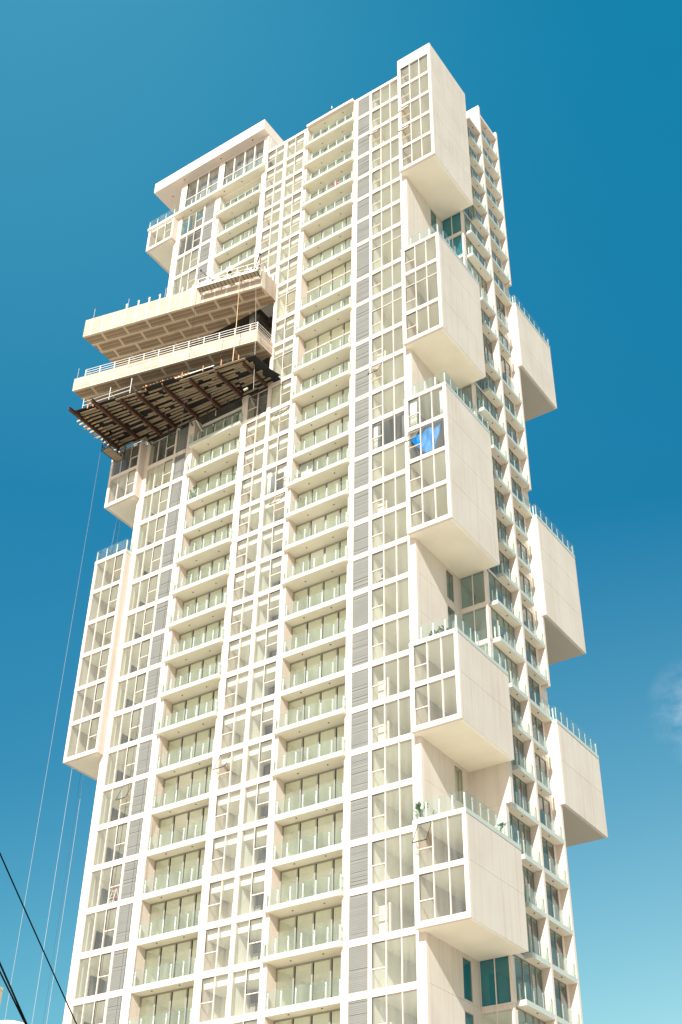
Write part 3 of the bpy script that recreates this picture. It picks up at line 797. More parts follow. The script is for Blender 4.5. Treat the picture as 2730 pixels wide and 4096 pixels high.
# ------------------------------------------------------------------ timber formwork deck
F = empty('formwork_deck', (-22.4, -2, 54.2), 'wide dark timber formwork deck on rusty steel beams below the lower terrace', 'scaffolding')
def fy(x): t = (x + 13.4) / (-31.8 + 13.4); return -4.0 - 3.15 * t
ox, oy, oz = 22.4, 2, -54.2
def shift(b): b.v = [(v[0]+ox, v[1]+oy, v[2]+oz) for v in b.v]; return b
b = MB()
b.prism([(-13.4, -.05), (-28.9, -.05), (-29.0, -.8), (-31.7, -.85), (-31.7, fy(-31.7)), (-29.2, fy(-29.2)+.1), (-29.2, fy(-29.2)), (-24.6, fy(-24.6)+.05), (-24.6, fy(-24.6)-.1), (-21.2, fy(-21.2)-.15), (-21.2, fy(-21.2)+.2), (-18, fy(-18)), (-13.45, -3.75)], 54.62, 54.70, 'ply', 'ply')
b.prism([(-13.05, -.55), (-14.4, -.6), (-14.3, -1.75), (-13.4, -1.85)], 54.58, 54.615, 'ply', 'ply')
shift(b).build('plywood_sheet', F)
b = MB()
nrow = 15
for r in range(nrow):
    f = (r + .5) / nrow
    x = -13.9 - random.random()*.5
    while x > -31.6:
        L = 1.3 + random.random()*2.2; x2 = max(x - L, -32.0 - random.random()*.7)
        if random.random() < .93:
            ya = (1-f)*fy(x) + f*(-.35); yb = (1-f)*fy(x2) + f*(-.35)
            dz = 54.47 + random.choice((0, .04, .07)); off = random.choice((0, 0, .16)); ya += off; yb += off
            b.beam((x, ya, dz), (x2, yb, dz), .20, .06, 'plank')
        x = x2 - random.choice((0, .1, .5))
    if r > 1:   # ends sticking out on the left
        ya = (1-f)*fy(-31.5) + f*(-.35); b.beam((-30.9, ya, 54.42), (-32.15-random.random()*.25, ya-.1, 54.42), .10, .14, 'planklight')
shift(b).build('timber_planks', F)
for x, ye, yr in ((-31.43, -7.97, -1.2), (-28.95, -7.6, -1.2), (-26.78, -6.25, -.5), (-25.0, -6.1, -.5), (-22.4, -5.55, -.5), (-19.86, -4.9, -.45), (-17.3, -4.15, -.5), (-14.62, -3.95, -.5)):
    b = MB(); b.box(x-.012, x+.012, ye, yr, 54.02, 54.36, 'rust'); b.box(x-.09, x+.09, ye, yr, 54.36, 54.385, 'rust'); b.box(x-.09, x+.09, ye, yr, 53.995, 54.02, 'rust')
    shift(b).build('steel_beam', F)
b = MB()
for x, hh in ((-30.9, 1.25), (-28.1, 1.6), (-25.9, 1.9)):
    y = fy(x)+.1; b.beam((x, y, 54.7), (x, y, 54.7+hh), .05, .05, 'alu')
b.beam((-30.9, fy(-30.9)+.1, 55.5), (-25.9, fy(-25.9)+.1, 55.6), .03, .03, 'alu'); b.beam((-30.9, fy(-30.9)+.1, 55.0), (-25.9, fy(-25.9)+.1, 55.1), .12, .04, 'alu')
b.beam((-24.5, fy(-24.5)+.3, 54.95), (-17.5, fy(-17.5)+.3, 55.0), .1, .1, 'alu')
shift(b).build('guard_posts', F)
b = MB()
for x in (-24.2, -22.5, -20.5, -18.4, -16.6, -14.9, -30.3, -29.7): y = fy(x)+.05; b.beam((x, y, 54.5), (x+.05, y-.05, 54.95+random.random()*.2), .09, .05, 'orange')
for k in range(14): x = -24.5 + k*.35; b.beam((x, fy(x), 54.72), (x+.25, fy(x)-.05, 54.74), .1, .05, 'orange')
shift(b).build('timber_stakes', F)
b = MB()     # small hanging truss cage at the left rear corner
x0, x1, y0, y1, z0, z1 = -31.5, -30.5, -3.3, -1.3, 52.5, 54.0
b.box(x0+.05, x1-.05, y0+.05, y1-.05, z0, z0+.06, 'plank')
for x in (x0, x1):
    for y in (y0, (y0+y1)/2, y1): b.beam((x, y, z0), (x, y, z1), .05, .05, 'dark')
for z in (z0, z0+.55, z1-.1):
    for x in (x0, x1): b.beam((x, y0, z), (x, y1, z), .05, .05, 'dark')
    for y in (y0, y1): b.beam((x0, y, z), (x1, y, z), .05, .05, 'dark')
for k in range(4):
    xa = x0 + (x1-x0)*k/4; xb = x0 + (x1-x0)*(k+1)/4
    for y in (y0, y1): b.beam((xa, y, z0 if k % 2 else z0+.55), (xb, y, z0+.55 if k % 2 else z0), .035, .035, 'dark'); b.beam((xa, y, z1-.1), (xb, y, z0+.55), .035, .035, 'dark')
shift(b).build('hanging_cage', F)
b = MB()
for x in (-20.7, -17.6): b.beam((x, -.12, 53.9), (x+.03, -.15, 54.45), .06, .06, 'alu')
for x in (-28.4, -26, -23.4, -21.4, -18.9): b.beam((x, -.1, 54.0), (x, -.7, 54.45), .08, .08, 'dark')
shift(b).build('deck_props', F)

# ------------------------------------------------------------------ swing stage
ux, uy = -.97412, -.22605; nx, ny = .22605, -.97412
def S(s, off, z): return (-14.6 + ux*s + nx*off, -2.3 + uy*s + ny*off, z)
c0 = S(3, .6, 66.5)
SG = empty('suspended_work_platform', c0, 'white metal suspended work platform hanging in front of the upper terrace edge', 'scaffolding')
def sh(b): b.v = [(v[0]-c0[0], v[1]-c0[1], v[2]-c0[2]) for v in b.v]; return b
b = MB(); s0, s1, o0, o1, zz = .05, 6.2, .3, 1.0, 66.5
p = [S(s0, o0, 0)[:2], S(s1, o0, 0)[:2], S(s1, o1, 0)[:2], S(s0, o1, 0)[:2]]
b.prism(p, zz, zz+.04, 'stagedeck', 'stagedeck', 'stagedeck')
for k in range(17):
    s = s0 + (s1-s0)*k/16; b.beam(S(s, o0, zz-.02), S(s, o1, zz-.02), .035, .035, 'dark')
b.beam(S(s0, o1, zz+.06), S(s1, o1, zz+.06), .05, .18, 'alu'); b.beam(S(s0, o0, zz+.06), S(s1, o0, zz+.06), .05, .14, 'alu')
sh(b).build('deck', SG)
b = MB()
for off in (o0, o1):
    b.beam(S(s0, off, zz+1.1), S(s1, off, zz+1.1), .045, .045, 'alu'); b.beam(S(s0, off, zz+.6), S(s1, off, zz+.6), .035, .035, 'alu')
    for k in range(7):
        s = s0 + (s1-s0)*k/6; b.beam(S(s, off, zz), S(s, off, zz+1.1), .06 if k % 2 else .13, .05, 'alu')
    for k in range(12):
        a = s0 + (s1-s0)*k/12; c_ = s0 + (s1-s0)*(k+1)/12; b.beam(S(a, off, zz+(.12 if k % 2 else .6)), S(c_, off, zz+(.6 if k % 2 else .12)), .04, .04, 'alu')
sh(b).build('side_rails', SG)
for s in (s0, s1):
    b = MB()
    for z in (zz-.25, zz+.3, zz+.7, zz+1.1): b.beam(S(s, o0, z), S(s, o1, z), .04, .04, 'dark')
    for off in (o0, o1, (o0+o1)/2): b.beam(S(s, off, zz-.25), S(s, off, zz+1.1), .045, .045, 'dark')
    sh(b).build('end_frame', SG)
b = MB(); b.box(-.28, .28, -.12, .12, -.3, .35, 'tank'); b.box(-.2, .25, -.1, .1, -.45, -.301, 'dark'); b.box(.2, .26, -.08, .0, -.42, -.302, 'red')
k = b.build('motor_box', SG); q = S(3.0, .95, 67.75); k.location = (q[0]-c0[0], q[1]-c0[1], q[2]-c0[2])
for sa, sb, za, zb_ in ((4.7, 6.3, 67.2, 69.35), (.65, .12, 67.3, 69.2)):
    b = MB(); b.beam(S(sa, .35, za), S(sb, .55, zb_), .09, .09, 'dark'); b.tube([S(sb, .5, zb_-.08), S(sb, .62, zb_+.08)], .1, 'dark')
    b.tube([S(sb, .6, zb_), S(sb, .6, zz+.9)], .012, 'dark', 6); sh(b).build('hoist_arm', SG)

# ------------------------------------------------------------------ ropes
def rope(pts, r, m, label, cat='rope', group=None, n=6, sag=0.0):
    if sag:
        a, b_ = Vector(pts[0]), Vector(pts[-1]); pts = [a.lerp(b_, k/24) - Vector((0, 0, sag*4*(k/24)*(1-k/24))) for k in range(25)]
    o0_ = Vector(pts[0]); b = MB(); b.tube([Vector(p)-o0_ for p in pts], r, m, n); b.smooth = True
    o = b.build('rope' if cat == 'rope' else 'power_cable', None, o0_)
    return tag(o, label, cat, 'ropes hanging from the work decks' if cat == 'rope' else 'overhead cables in the lower left corner')
q = S(1.75, 1.03, 66.4)
rope([q, (q[0]+.1, q[1], 60), (q[0]+.05, q[1], 54.9)], .035, 'ropetan', 'thick tan rope hanging from the middle of the white suspended platform to the timber deck')
rope([S(.12, 1.02, 66.2), (-14.2, -3.0, 58), (-14.1, -2.85, 51.7)], .018, 'rope', 'pale rope from the right end of the suspended platform past the lower terrace')
rope([S(6.2, 1.02, 66.2), (-20.6, -4.4, 51), (-21.4, -4.1, 30), (-22.6, -3.6, 5), (-23.5, -3.2, ZG+.02)], .014, 'ropedark', 'thin dark rope from the suspended platform slanting down across the left balconies')
rope([(-17.2, -3.9, 58.4), (-17.35, -3.9, 54.9), (-17.75, -4.1, 51)], .014, 'ropedark', 'short thin dark rope hanging beside the thick tan rope')
rope([(-23.05, -1.2, 53.9), (-23.1, -1.2, 20), (-23.3, -1.2, ZG+.02)], .012, 'ropedark', 'thin dark rope over the left grey louvres, left one of a close pair', group=None)
rope([(-22.85, -1.25, 53.9), (-22.75, -1.25, 20), (-23.0, -1.25, ZG+.02)], .012, 'ropedark', 'thin dark rope over the left grey louvres, right one of a close pair')
rope([(-31.5, -3.4, 52.2), (-31.4, -3.4, 10), (-31.4, -3.4, ZG+.02)], .011, 'rope', 'thin grey rope against the sky below the timber deck, leftmost of all ropes')
rope([(-33.6, 2.0, 53.2), (-34.6, 2.0, 34), (-34.65, 2.0, ZG+.02)], .013, 'rope', 'pale rope against the sky left of the tower, middle one of three')
rope([(-33.35, 2.0, 48.5), (-33.1, 2.0, 18), (-33.1, 2.0, ZG+.02)], .013, 'rope', 'pale rope against the sky nearest to the left edge of the tower')
rope([(-33.45, 1.9, 48.4), (-33.38, 1.9, 18), (-33.35, 1.9, ZG+.02)], .009, 'ropedark', 'thin dark rope running just beside the pale rope nearest to the tower')
q = S(.3, 1.0, 66); b = MB(); b.box(-.2, .2, -.07, .07, -.08, .08, 'concrete')
o = b.build('counterweight', None, (-14.75, -3.1, 51.8)); o.rotation_euler = (0, R(-15), R(10)); tag(o, 'small white weight hung on the rope below the right end of the timber deck', 'weight')

CP = Vector((38.18, -64.01, -22.432))
def far(d, t): return CP + Vector(d)*t
def ext(d0, d1, t0, t1, e=.6):
    a, b_ = far(d0, t0), far(d1, t1); v = b_ - a; return [a - v*e, b_ + v*e*.6]
rope(ext((-.718, .5933, .3641), (-.6944, .6726, .2557), 26, 30), .014, 'cable', 'single black overhead cable crossing the lower left sky', 'cable', n=10, sag=.05)
rope(ext((-.7282, .6208, .2905), (-.7191, .6471, .2532), 22, 25, 1.5), .016, 'cable', 'black overhead cable at the bottom left corner, upper of two converging ones', 'cable', n=10)
rope(ext((-.7290, .6222, .2858), (-.7197, .6468, .2529), 22.2, 25, 1.5), .014, 'cable', 'black overhead cable at the bottom left corner, lower of two converging ones', 'cable', n=10)

# ------------------------------------------------------------------ distant building, tank
o = empty('office_block', (-85.2, 22.3, ZG), 'tan building whose corner shows at the lower left edge', 'building')
b = MB(); b.box(-14, 14, -6.5, 8, 0, 42.65, 'tan'); b.build('wall', o)
b = MB(); b.box(-14.02, 14.02, -6.52, 8.02, 42.65, 43, 'tan'); b.build('roof', o)
q = far((-.7264, .6389, .2532), 92)
b = MB(); b.smooth = True
prof = [(1.7, -2.6), (1.7, -.75), (1.6, -.45), (1.3, -.2), (.8, -.05), (.05, 0)]
b.tube([(0, 0, z) for r_, z in prof], [r_ for r_, z in prof], 'tank', 28)
o = b.build('water_tank', None, q); tag(o, 'rounded white tank top peeking over the bottom left corner', 'tank')
o = empty('low_building', (q.x, q.y, ZG), 'low flat roofed building under the white tank', 'building')
b = MB(); b.box(-6, 6, -5, 5, 0, q.z-2.6-ZG-.25, 'tan'); b.build('wall', o)
b = MB(); b.box(-6.1, 6.1, -5.1, 5.1, q.z-2.85-ZG, q.z-2.6-ZG, 'concrete'); b.build('roof', o)

# ------------------------------------------------------------------ people
def person(name, loc, rz, joints, edges, mats, label):
    """one continuous skinned body; joints: {name: (x,y,z,r)}; mats: function(centre, nearest joint) -> material"""
    names = list(joints); me = D.meshes.new('body_src')
    me.from_pydata([joints[n][:3] for n in names], [(names.index(a), names.index(c)) for a, c in edges], [])
    o = D.objects.new('src', me); COL.objects.link(o)
    md = o.modifiers.new('s', 'SKIN'); sv = me.skin_vertices[0].data
    for k, n in enumerate(names): sv[k].radius = (joints[n][3], joints[n][3]*(.72 if n in ('chest', 'belly', 'pelvis') else 1))
    sv[names.index('pelvis')].use_root = True
    o.modifiers.new('u', 'SUBSURF').levels = 2
    dg = bpy.context.evaluated_depsgraph_get(); dg.update()
    m2 = D.meshes.new_from_object(o.evaluated_get(dg)); D.objects.remove(o)
    m2.name = 'person'
    order = []
    for p in m2.polygons:
        c = p.center; nn = min(names, key=lambda n: (Vector(joints[n][:3])-c).length / (joints[n][3]+.03))
        k = mats(c, nn)
        if k not in order: order.append(k); m2.materials.append(M[k])
        p.material_index = order.index(k); p.use_smooth = True
    r = D.objects.new(name, m2); COL.objects.link(r); r.location = loc; r.rotation_euler = (0, 0, rz)
    tag(r, label, 'person')
    return r
def hand(j, e, pre, w, d, up):
    """palm with five separate bent fingers at wrist w pointing along d"""
    w = Vector(w); d = Vector(d).normalized(); up = Vector(up); side = d.cross(up).normalized()
    pc = w + d*.06; j[pre+'palm'] = (*pc, .03); e.append((pre+'wrist', pre+'palm'))
    for k, (sd, L) in enumerate(((-.032, .07), (-.011, .085), (.011, .08), (.031, .06))):
        a = pc + d*.045 + side*sd; b_ = a + d*L*.6 - up*.01; c = b_ + d*L*.35 - up*.025
        for nm, q_, r_ in (('a', a, .011), ('b', b_, .009), ('c', c, .008)): j[f'{pre}f{k}{nm}'] = (*q_, r_)
        e += [(pre+'palm', f'{pre}f{k}a'), (f'{pre}f{k}a', f'{pre}f{k}b'), (f'{pre}f{k}b', f'{pre}f{k}c')]
    a = pc + side*.04; b_ = a + side*.03 + d*.03
    j[pre+'ta'] = (*a, .012); j[pre+'tb'] = (*b_, .009); e += [(pre+'palm', pre+'ta'), (pre+'ta', pre+'tb')]
def head_parts(r, hz, hairm, fwd=(0, -1)):
    b = MB(); b.smooth = True
    def ball(cx, cy, cz, rx, ry, rz_, m, z0=-1):
        n0 = len(b.v); k = b.mi(m); A_, B_ = 8, 12
        for i in range(A_+1):
            t = math.pi*(i/A_) if z0 == -1 else math.acos(1 - (1-z0)*i/A_)
            for j in range(B_): b.v.append((cx+rx*math.sin(t)*math.cos(2*math.pi*j/B_), cy+ry*math.sin(t)*math.sin(2*math.pi*j/B_), cz+rz_*math.cos(t)))
        for i in range(A_):
            for j in range(B_): b.f.append([n0+i*B_+j, n0+i*B_+(j+1)%B_, n0+(i+1)*B_+(j+1)%B_, n0+(i+1)*B_+j]); b.m.append(k)
    ball(0, hz[1]+.015, hz[2]+.03, .098, .115, .115, hairm, .05)
    b.build('hair', r)
    b = MB(); b.smooth = True
    ball(-.035, hz[1]-.095, hz[2]+.0, .014, .01, .009, 'hair'); ball(.035, hz[1]-.095, hz[2]+.0, .014, .01, .009, 'hair')
    ball(0, hz[1]-.108, hz[2]-.03, .014, .02, .024, 'skin'); ball(0, hz[1]-.095, hz[2]-.068, .026, .01, .007, 'red')
    ball(-.09, hz[1]+.01, hz[2]-.01, .012, .02, .03, 'skin'); ball(.09, hz[1]+.01, hz[2]-.01, .012, .02, .03, 'skin')
    b.build('face', r)
# worker standing on a balcony of the right bay (Z(4))
j = {'pelvis': (0,0,.95,.15), 'belly': (0,0,1.12,.15), 'chest': (0,-.01,1.34,.17), 'neck': (0,-.02,1.52,.055), 'head': (0,-.04,1.65,.09), 'crown': (0,-.03,1.75,.06),
     'shL': (-.19,0,1.43,.065), 'elL': (-.30,-.06,1.18,.045), 'Lwrist': (-.22,-.28,1.08,.03), 'shR': (.19,0,1.43,.065), 'elR': (.30,-.04,1.18,.045), 'Rwrist': (.22,-.27,1.12,.03),
     'hpL': (-.10,0,.88,.10), 'knL': (-.12,-.02,.50,.062), 'anL': (-.12,.02,.09,.045), 'toL': (-.13,-.15,.04,.04),
     'hpR': (.10,0,.88,.10), 'knR': (.13,-.03,.50,.062), 'anR': (.13,.02,.09,.045), 'toR': (.14,-.15,.04,.04)}
e = [('pelvis','belly'),('belly','chest'),('chest','neck'),('neck','head'),('head','crown'),('chest','shL'),('shL','elL'),('elL','Lwrist'),('chest','shR'),('shR','elR'),('elR','Rwrist'),
     ('pelvis','hpL'),('hpL','knL'),('knL','anL'),('anL','toL'),('pelvis','hpR'),('hpR','knR'),('knR','anR'),('anR','toR')]
hand(j, e, 'L', (-.22,-.28,1.08), (.3,-1,.2), (0,0,1)); hand(j, e, 'R', (.22,-.27,1.12), (-.3,-1,.2), (0,0,1))
def m_worker(c, n):
    if n in ('head', 'crown', 'neck') or n[:2] in ('Lp','Rp','Lf','Rf','Lt','Rt') or 'wrist' in n: return 'skin'
    if n in ('toL', 'toR'): return 'hair'
    if n in ('pelvis','hpL','hpR','knL','knR','anL','anR'): return 'pants'
    return 'vest' if n in ('elR',) else 'shirtr'
w = person('person', (-8.25, .30, Z(4)+BT), R(10), j, e, m_worker, 'worker in a red shirt and dark trousers standing on a high balcony')
head_parts(w, (0, -.04, 1.65), 'hair')
# man sitting on the sill behind the glass
j = {'pelvis': (0,0,.16,.15), 'belly': (.02,0,.34,.15), 'chest': (.0,-.03,.54,.17), 'neck': (-.05,-.07,.70,.055), 'head': (-.09,-.11,.82,.09), 'crown': (-.09,-.10,.92,.06),
     'shL': (-.19,-.04,.62,.065), 'elL': (-.30,-.20,.42,.045), 'Lwrist': (-.42,-.30,.36,.03), 'shR': (.19,-.02,.62,.065), 'elR': (.20,-.22,.42,.045), 'Rwrist': (-.05,-.32,.36,.03),
     'hpL': (-.12,-.02,.14,.10), 'knL': (-.28,-.26,.36,.062), 'anL': (-.34,-.28,.07,.045), 'toL': (-.42,-.32,.04,.04),
     'hpR': (.12,-.02,.14,.10), 'knR': (.16,-.28,.34,.062), 'anR': (.05,-.30,.07,.045), 'toR': (-.05,-.33,.04,.04)}
e = [t for t in e if t[0][:1] not in 'LR' or 'wrist' not in t[0] and 'palm' not in t[0] and not t[0][1:2] in 'ft']
hand(j, e, 'L', (-.42,-.30,.36), (-1,-.1,.15), (0,0,1)); hand(j, e, 'R', (-.05,-.32,.36), (-1,.0,.1), (0,0,1))
def m_man(c, n):
    if n in ('head','crown','neck','elL','elR') or 'wrist' in n or n[:2] in ('Lp','Rp','Lf','Rf','Lt','Rt'): return 'skin'
    if n in ('toL','toR'): return 'hair'
    return 'pants' if n in ('knL','knR','anL','anR') else 'shirtw'
w = person('person', (-3.12, .62, Z(18)+BT+.02), R(-12), j, e, m_man, 'dark haired man in a white shirt sitting at the window right of the grey louvres')
head_parts(w, (-.09, -.11, .82), 'hair')

# ------------------------------------------------------------------ tarp, plants, small things
# blue tarp knotted at its corners inside the window of the third box
def tarp():
    P = {0: (-.02, 41.55), 1: (.76, 41.40), 2: (1.78, 41.55), 3: (2.78, 41.45)}
    me = MB(); me.smooth = True; k = me.mi('tarp'); nu, nv = 44, 26
    top = [(-.05, 41.15), (.35, 41.15), (.76, 41.22), (1.25, 41.32), (1.72, 41.50), (2.1, 41.25), (2.5, 41.32), (2.80, 41.50)]
    bot = [(-.02, 41.10), (.22, 40.7), (.50, 40.15), (.95, 39.55), (1.40, 39.05), (2.05, 39.15), (2.25, 39.6), (2.76, 41.40)]
    def lerp(L, t): s = t*(len(L)-1); i = min(int(s), len(L)-2); f = s-i; return (L[i][0]*(1-f)+L[i+1][0]*f, L[i][1]*(1-f)+L[i+1][1]*f)
    for a in range(nu+1):
        for c in range(nv+1):
            t, u = a/nu, c/nv; p, q_ = lerp(top, t), lerp(bot, t)
            x = p[0]*(1-u)+q_[0]*u; z = p[1]*(1-u)+q_[1]*u
            y = -.42 + .07*math.sin(x*5 + z*2.5) + .035*math.sin(x*12-z*3)
            me.v.append((x-1.4, y+.42, z-40.2))
    for a in range(nu):
        for c in range(nv): n = a*(nv+1)+c; me.f.append([n, n+nv+1, n+nv+2, n+1]); me.m.append(k)
    o = me.build('tarp', None, (1.4, -.42, 40.2)); md = o.modifiers.new('t', 'SOLIDIFY'); md.thickness = .006
    tag(o, 'bright blue shiny tarp knotted up inside a window of a projecting box', 'tarp')
    return o
tarp()

def plant(loc, n, h, spread, leafw, label, m='leaf', pot=True, potr=.16, group=None, pm='pot', seed=1):
    rnd = random.Random(seed)
    o = empty('potted_plant', loc, label, 'plant', 'potted plants on balconies and terraces')
    b = MB(); b.smooth = True; zt = 0
    if pot:
        b.tube([(0,0,0),(0,0,.02),(0,0,potr*1.4),(0,0,potr*1.5)], [potr*.7, potr*.75, potr, potr*1.05], pm, 16); b.build('pot', o); zt = potr*1.4
    b = MB()
    for k in range(n):
        a = rnd.uniform(0, 6.28); s = spread*rnd.uniform(.3, 1); hh = h*rnd.uniform(.5, 1)
        p0 = Vector((0, 0, zt)); p1 = Vector((s*.5*math.cos(a), s*.5*math.sin(a), zt+hh*.7)); p2 = Vector((s*math.cos(a), s*math.sin(a), zt+hh))
        b.tube([p0, p1, p2], .008, m, 5); side = Vector((-math.sin(a), math.cos(a), 0))*leafw*.5*rnd.uniform(.7, 1.2)
        d = (p2-p1).normalized(); L = leafw*rnd.uniform(1.3, 2.2); e0 = p2 - d*L*.2; e1 = p2 + d*L*.4 + Vector((0,0,rnd.uniform(-.3,.2)*L)); e2 = p2 + d*L + Vector((0,0,-.35*L))
        b.poly([e0, e1+side, e2], m); b.poly([e0, e2, e1-side], m)
    b.build('foliage', o)
    return o
plant((-22.85, .35, Z(13)+BT), 9, .95, .35, .26, 'tall broad leafed plant at the left end of an upper left balcony', seed=2, pm='grey')
plant((-18.05, .45, Z(13)+BT), 12, .75, .3, .2, 'bushy green plant at the right end of an upper left balcony, in a pale pot', seed=3)
plant((-11.3, .3, Z(14)+BT), 26, .5, .28, .10, 'reddish plant in a round white pot at the left end of a middle balcony', 'leafred', potr=.3, seed=4)
plant((-6.6, .3, Z(14)+BT), 16, .35, .22, .12, 'small reddish plant at the right end of a middle balcony', 'leafred', potr=.13, seed=5)
plant((.05, -.35, Z(24)+.33), 14, .75, .38, .28, 'large split leafed plant at the left corner of the lowest right terrace', potr=.15, seed=6)
plant((1.0, -.3, Z(24)+.33), 4, .42, .1, .16, 'small upright pointed plant between rail posts of the lowest right terrace', potr=.08, seed=7)
plant((3.05, 4.4, Z(24)+.33), 16, .75, .35, .2, 'leafy plant on the side of the lowest right terrace by the side balconies', potr=.12, pm='grey', seed=8)
plant((1.45, -.1, Z(20)+.33), 30, .35, .35, .16, 'low bushy plant on the terrace of the two storey box, left one', potr=.14, seed=9)
plant((2.1, -.05, Z(20)+.33), 36, .4, .45, .16, 'low bushy plant on the terrace of the two storey box, right one', potr=.14, seed=10)
plant((-31.0, -.2, Z(14)+.35), 18, .45, .4, .22, 'green plant behind the glass rail on top of the lower left box', potr=.16, seed=11)
plant((-18.8, .4, Z(19)+BT), 12, .35, .28, .16, 'small green plant on a middle left balcony near its right end', potr=.1, seed=12)

b = MB(); b.smooth = True; b.tube([(-.3,0,.1),(-.15,0,.18),(0,0,.2),(.25,0,.16),(.42,0,.08)], [.06,.13,.15,.12,.04], 'grey', 10)
o = b.build('rubbish_bag', None, (-10.6, .3, Z(12)+BT)); tag(o, 'crumpled dark grey bag lying on a right bay balcony', 'bag')
b = MB(); b.smooth = True; b.tube([(-.25,0,.06),(-.1,0,.1),(.12,0,.1),(.22,0,.05)], [.04,.1,.09,.03], 'yellow', 10)
o = b.build('toy', None, (-20.6, .2, Z(13)+BT)); tag(o, 'small bright yellow object on an upper left balcony floor', 'toy')
# step ladder behind a lower left window
LD = empty('step_ladder', (-27.35, 1.4, Z(24)+.41), 'aluminium step ladder with red top standing behind a lower left window', 'ladder')
b = MB()
for x in (-.22, .22): b.beam((x*1.3-.1, -.4, 0), (x*.7, 0, 1.75), .05, .03, 'alu')
for k in range(6): t = (k+.7)/6.6; w_ = .22*(1.3-.6*t); b.beam((-w_-.1*(1-t), -.4*(1-t), 1.75*t), (w_-.1*(1-t), -.4*(1-t), 1.75*t), .08, .03, 'alu')
b.build('steps', LD)
b = MB()
for x in (-.22, .22): b.beam((x*1.25+.1, .45, 0), (x*.7, .02, 1.7), .04, .03, 'alu')
b.beam((-.2, .25, .8), (.25, .25, .8), .03, .03, 'alu'); b.build('rear_legs', LD)
b = MB(); b.box(-.2, .2, -.1, .1, 1.76, 1.84, 'red'); b.box(-.12, .2, -.05, .25, 1.1, 1.2, 'red'); b.build('red_tray', LD)

def curtain(loc, w, h, m, label, seed=0, x_plane=False):
    b = MB(); b.smooth = True; k = b.mi(m); n = 40
    for i in range(n+1):
        x = w*i/n; y = .045*math.sin(i*1.1+seed) + .02*math.sin(i*2.7)
        for z in (0, h): b.v.append((x, y, z))
    for i in range(n): q_ = 2*i; b.f.append([q_, q_+2, q_+3, q_+1]); b.m.append(k)
    o = b.build('curtain', None, loc); md = o.modifiers.new('t', 'SOLIDIFY'); md.thickness = .004
    return tag(o, label, 'curtain', 'curtains behind the windows')
z13 = Z(13)
curtain((.1, -.5, Z(14)+.43), .62, 2.7, 'curtain', 'white curtain at the left of the top window of the tallest middle box')
curtain((2.8, -.5, Z(14)+.43), .38, 2.7, 'curtain', 'white curtain at the right of the top window of the tallest middle box', 2)
curtain((-3.78, .3, Z(14)+.46), .36, 2.65, 'curtain', 'narrow white curtain at the left end of the window beside the blue tarp box', 4)
curtain((-3.38, .34, Z(14)+.46), .2, 2.65, 'curtaingrey', 'narrow dark curtain beside a white one, near the grey louvres', 5)
curtain((-1.15, .3, Z(14)+.46), .36, 2.65, 'curtaingrey', 'grey curtain at the right end of the window beside the box with the tarp', 6)
curtain((-14.45, .3, Z(14)+.46), .35, 2.65, 'curtain', 'white curtain at the left of the curtained kitchen window', 1)
curtain((-14.05, .36, Z(14)+.46), .5, 2.65, 'curtaingrey', 'bunched grey curtain in the curtained kitchen window', 3)
curtain((-12.75, .32, Z(14)+.46), .42, 2.65, 'curtain', 'white curtain at the right of the curtained kitchen window', 7)
curtain((-11.6, 1.15, Z(14)+.47), 1.15, 2.6, 'curtain', 'white curtain behind the glass door of a furnished middle balcony', 8)
for x0, x1, nm in ((-28.3, -24.0, 'left'), (-23.0, -17.85, 'right')):
    curtain((x0+.9, .75, 87.4), x1-x0-.9, 4.9, 'curtaingrey', f'long grey brown curtain behind the {nm} window group under the big canopy', 9)

# ------------------------------------------------------------------ ground
b = MB(); b.poly([(-3000,-3000,ZG),(3000,-3000,ZG),(3000,3000,ZG),(-3000,3000,ZG)], 'ground_mat') if False else None
M['ground'] = mat('sunlit_ground', (.62, .57, .48), .95, noise=.15, scale=.08)
M['asphalt'] = mat('asphalt', (.10, .10, .10), .95, noise=.3, scale=.8)
M['paint'] = mat('road_paint', (.75, .75, .72), .8)
M['pave'] = mat('pavement', (.42, .40, .36), .9, noise=.2, scale=.6)
o = MB().poly([(-3000,-3000,0),(3000,-3000,0),(3000,3000,0),(-3000,3000,0)], 'ground').build('ground', None, (0,0,ZG-.01)); tag(o, kind='structure')
b = MB(); b.poly([(-400,-58,0),(400,-58,0),(400,-46,0),(-400,-46,0)], 'asphalt')
for k in range(-60, 60): b.poly([(k*6,-52.08,.004),(k*6+3,-52.08,.004),(k*6+3,-51.92,.004),(k*6,-51.92,.004)], 'paint')
o = b.build('road', None, (0,0,ZG)); tag(o, kind='structure')
o = MB().box(-400, 400, -46, -42, 0, .14, 'pave').build('pavement', None, (0,0,ZG)); tag(o, kind='structure')
o = MB().box(-400, 400, -68, -58, 0, .14, 'pave').build('pavement', None, (0,0,ZG)); tag(o, kind='structure')

# ------------------------------------------------------------------ world, sun, camera
SUN = Vector((.286, -1, .70)).normalized()
W = D.worlds.new('World'); SC.world = W; W.use_nodes = True; nt = W.node_tree
bg = nt.nodes['Background']; sky = nt.nodes.new('ShaderNodeTexSky'); sky.sky_type = 'NISHITA'; sky.sun_disc = False
sky.sun_elevation = math.asin(SUN.z); sky.sun_rotation = math.atan2(SUN.x, SUN.y)
sky.air_density = 1.0; sky.dust_density = .6; sky.ozone_density = 2.0
tint = nt.nodes.new('ShaderNodeMixRGB'); tint.blend_type = 'MULTIPLY'; tint.inputs[0].default_value = 1; tint.inputs[2].default_value = (1, 1, 1, 1)
nt.links.new(sky.outputs[0], tint.inputs[1])
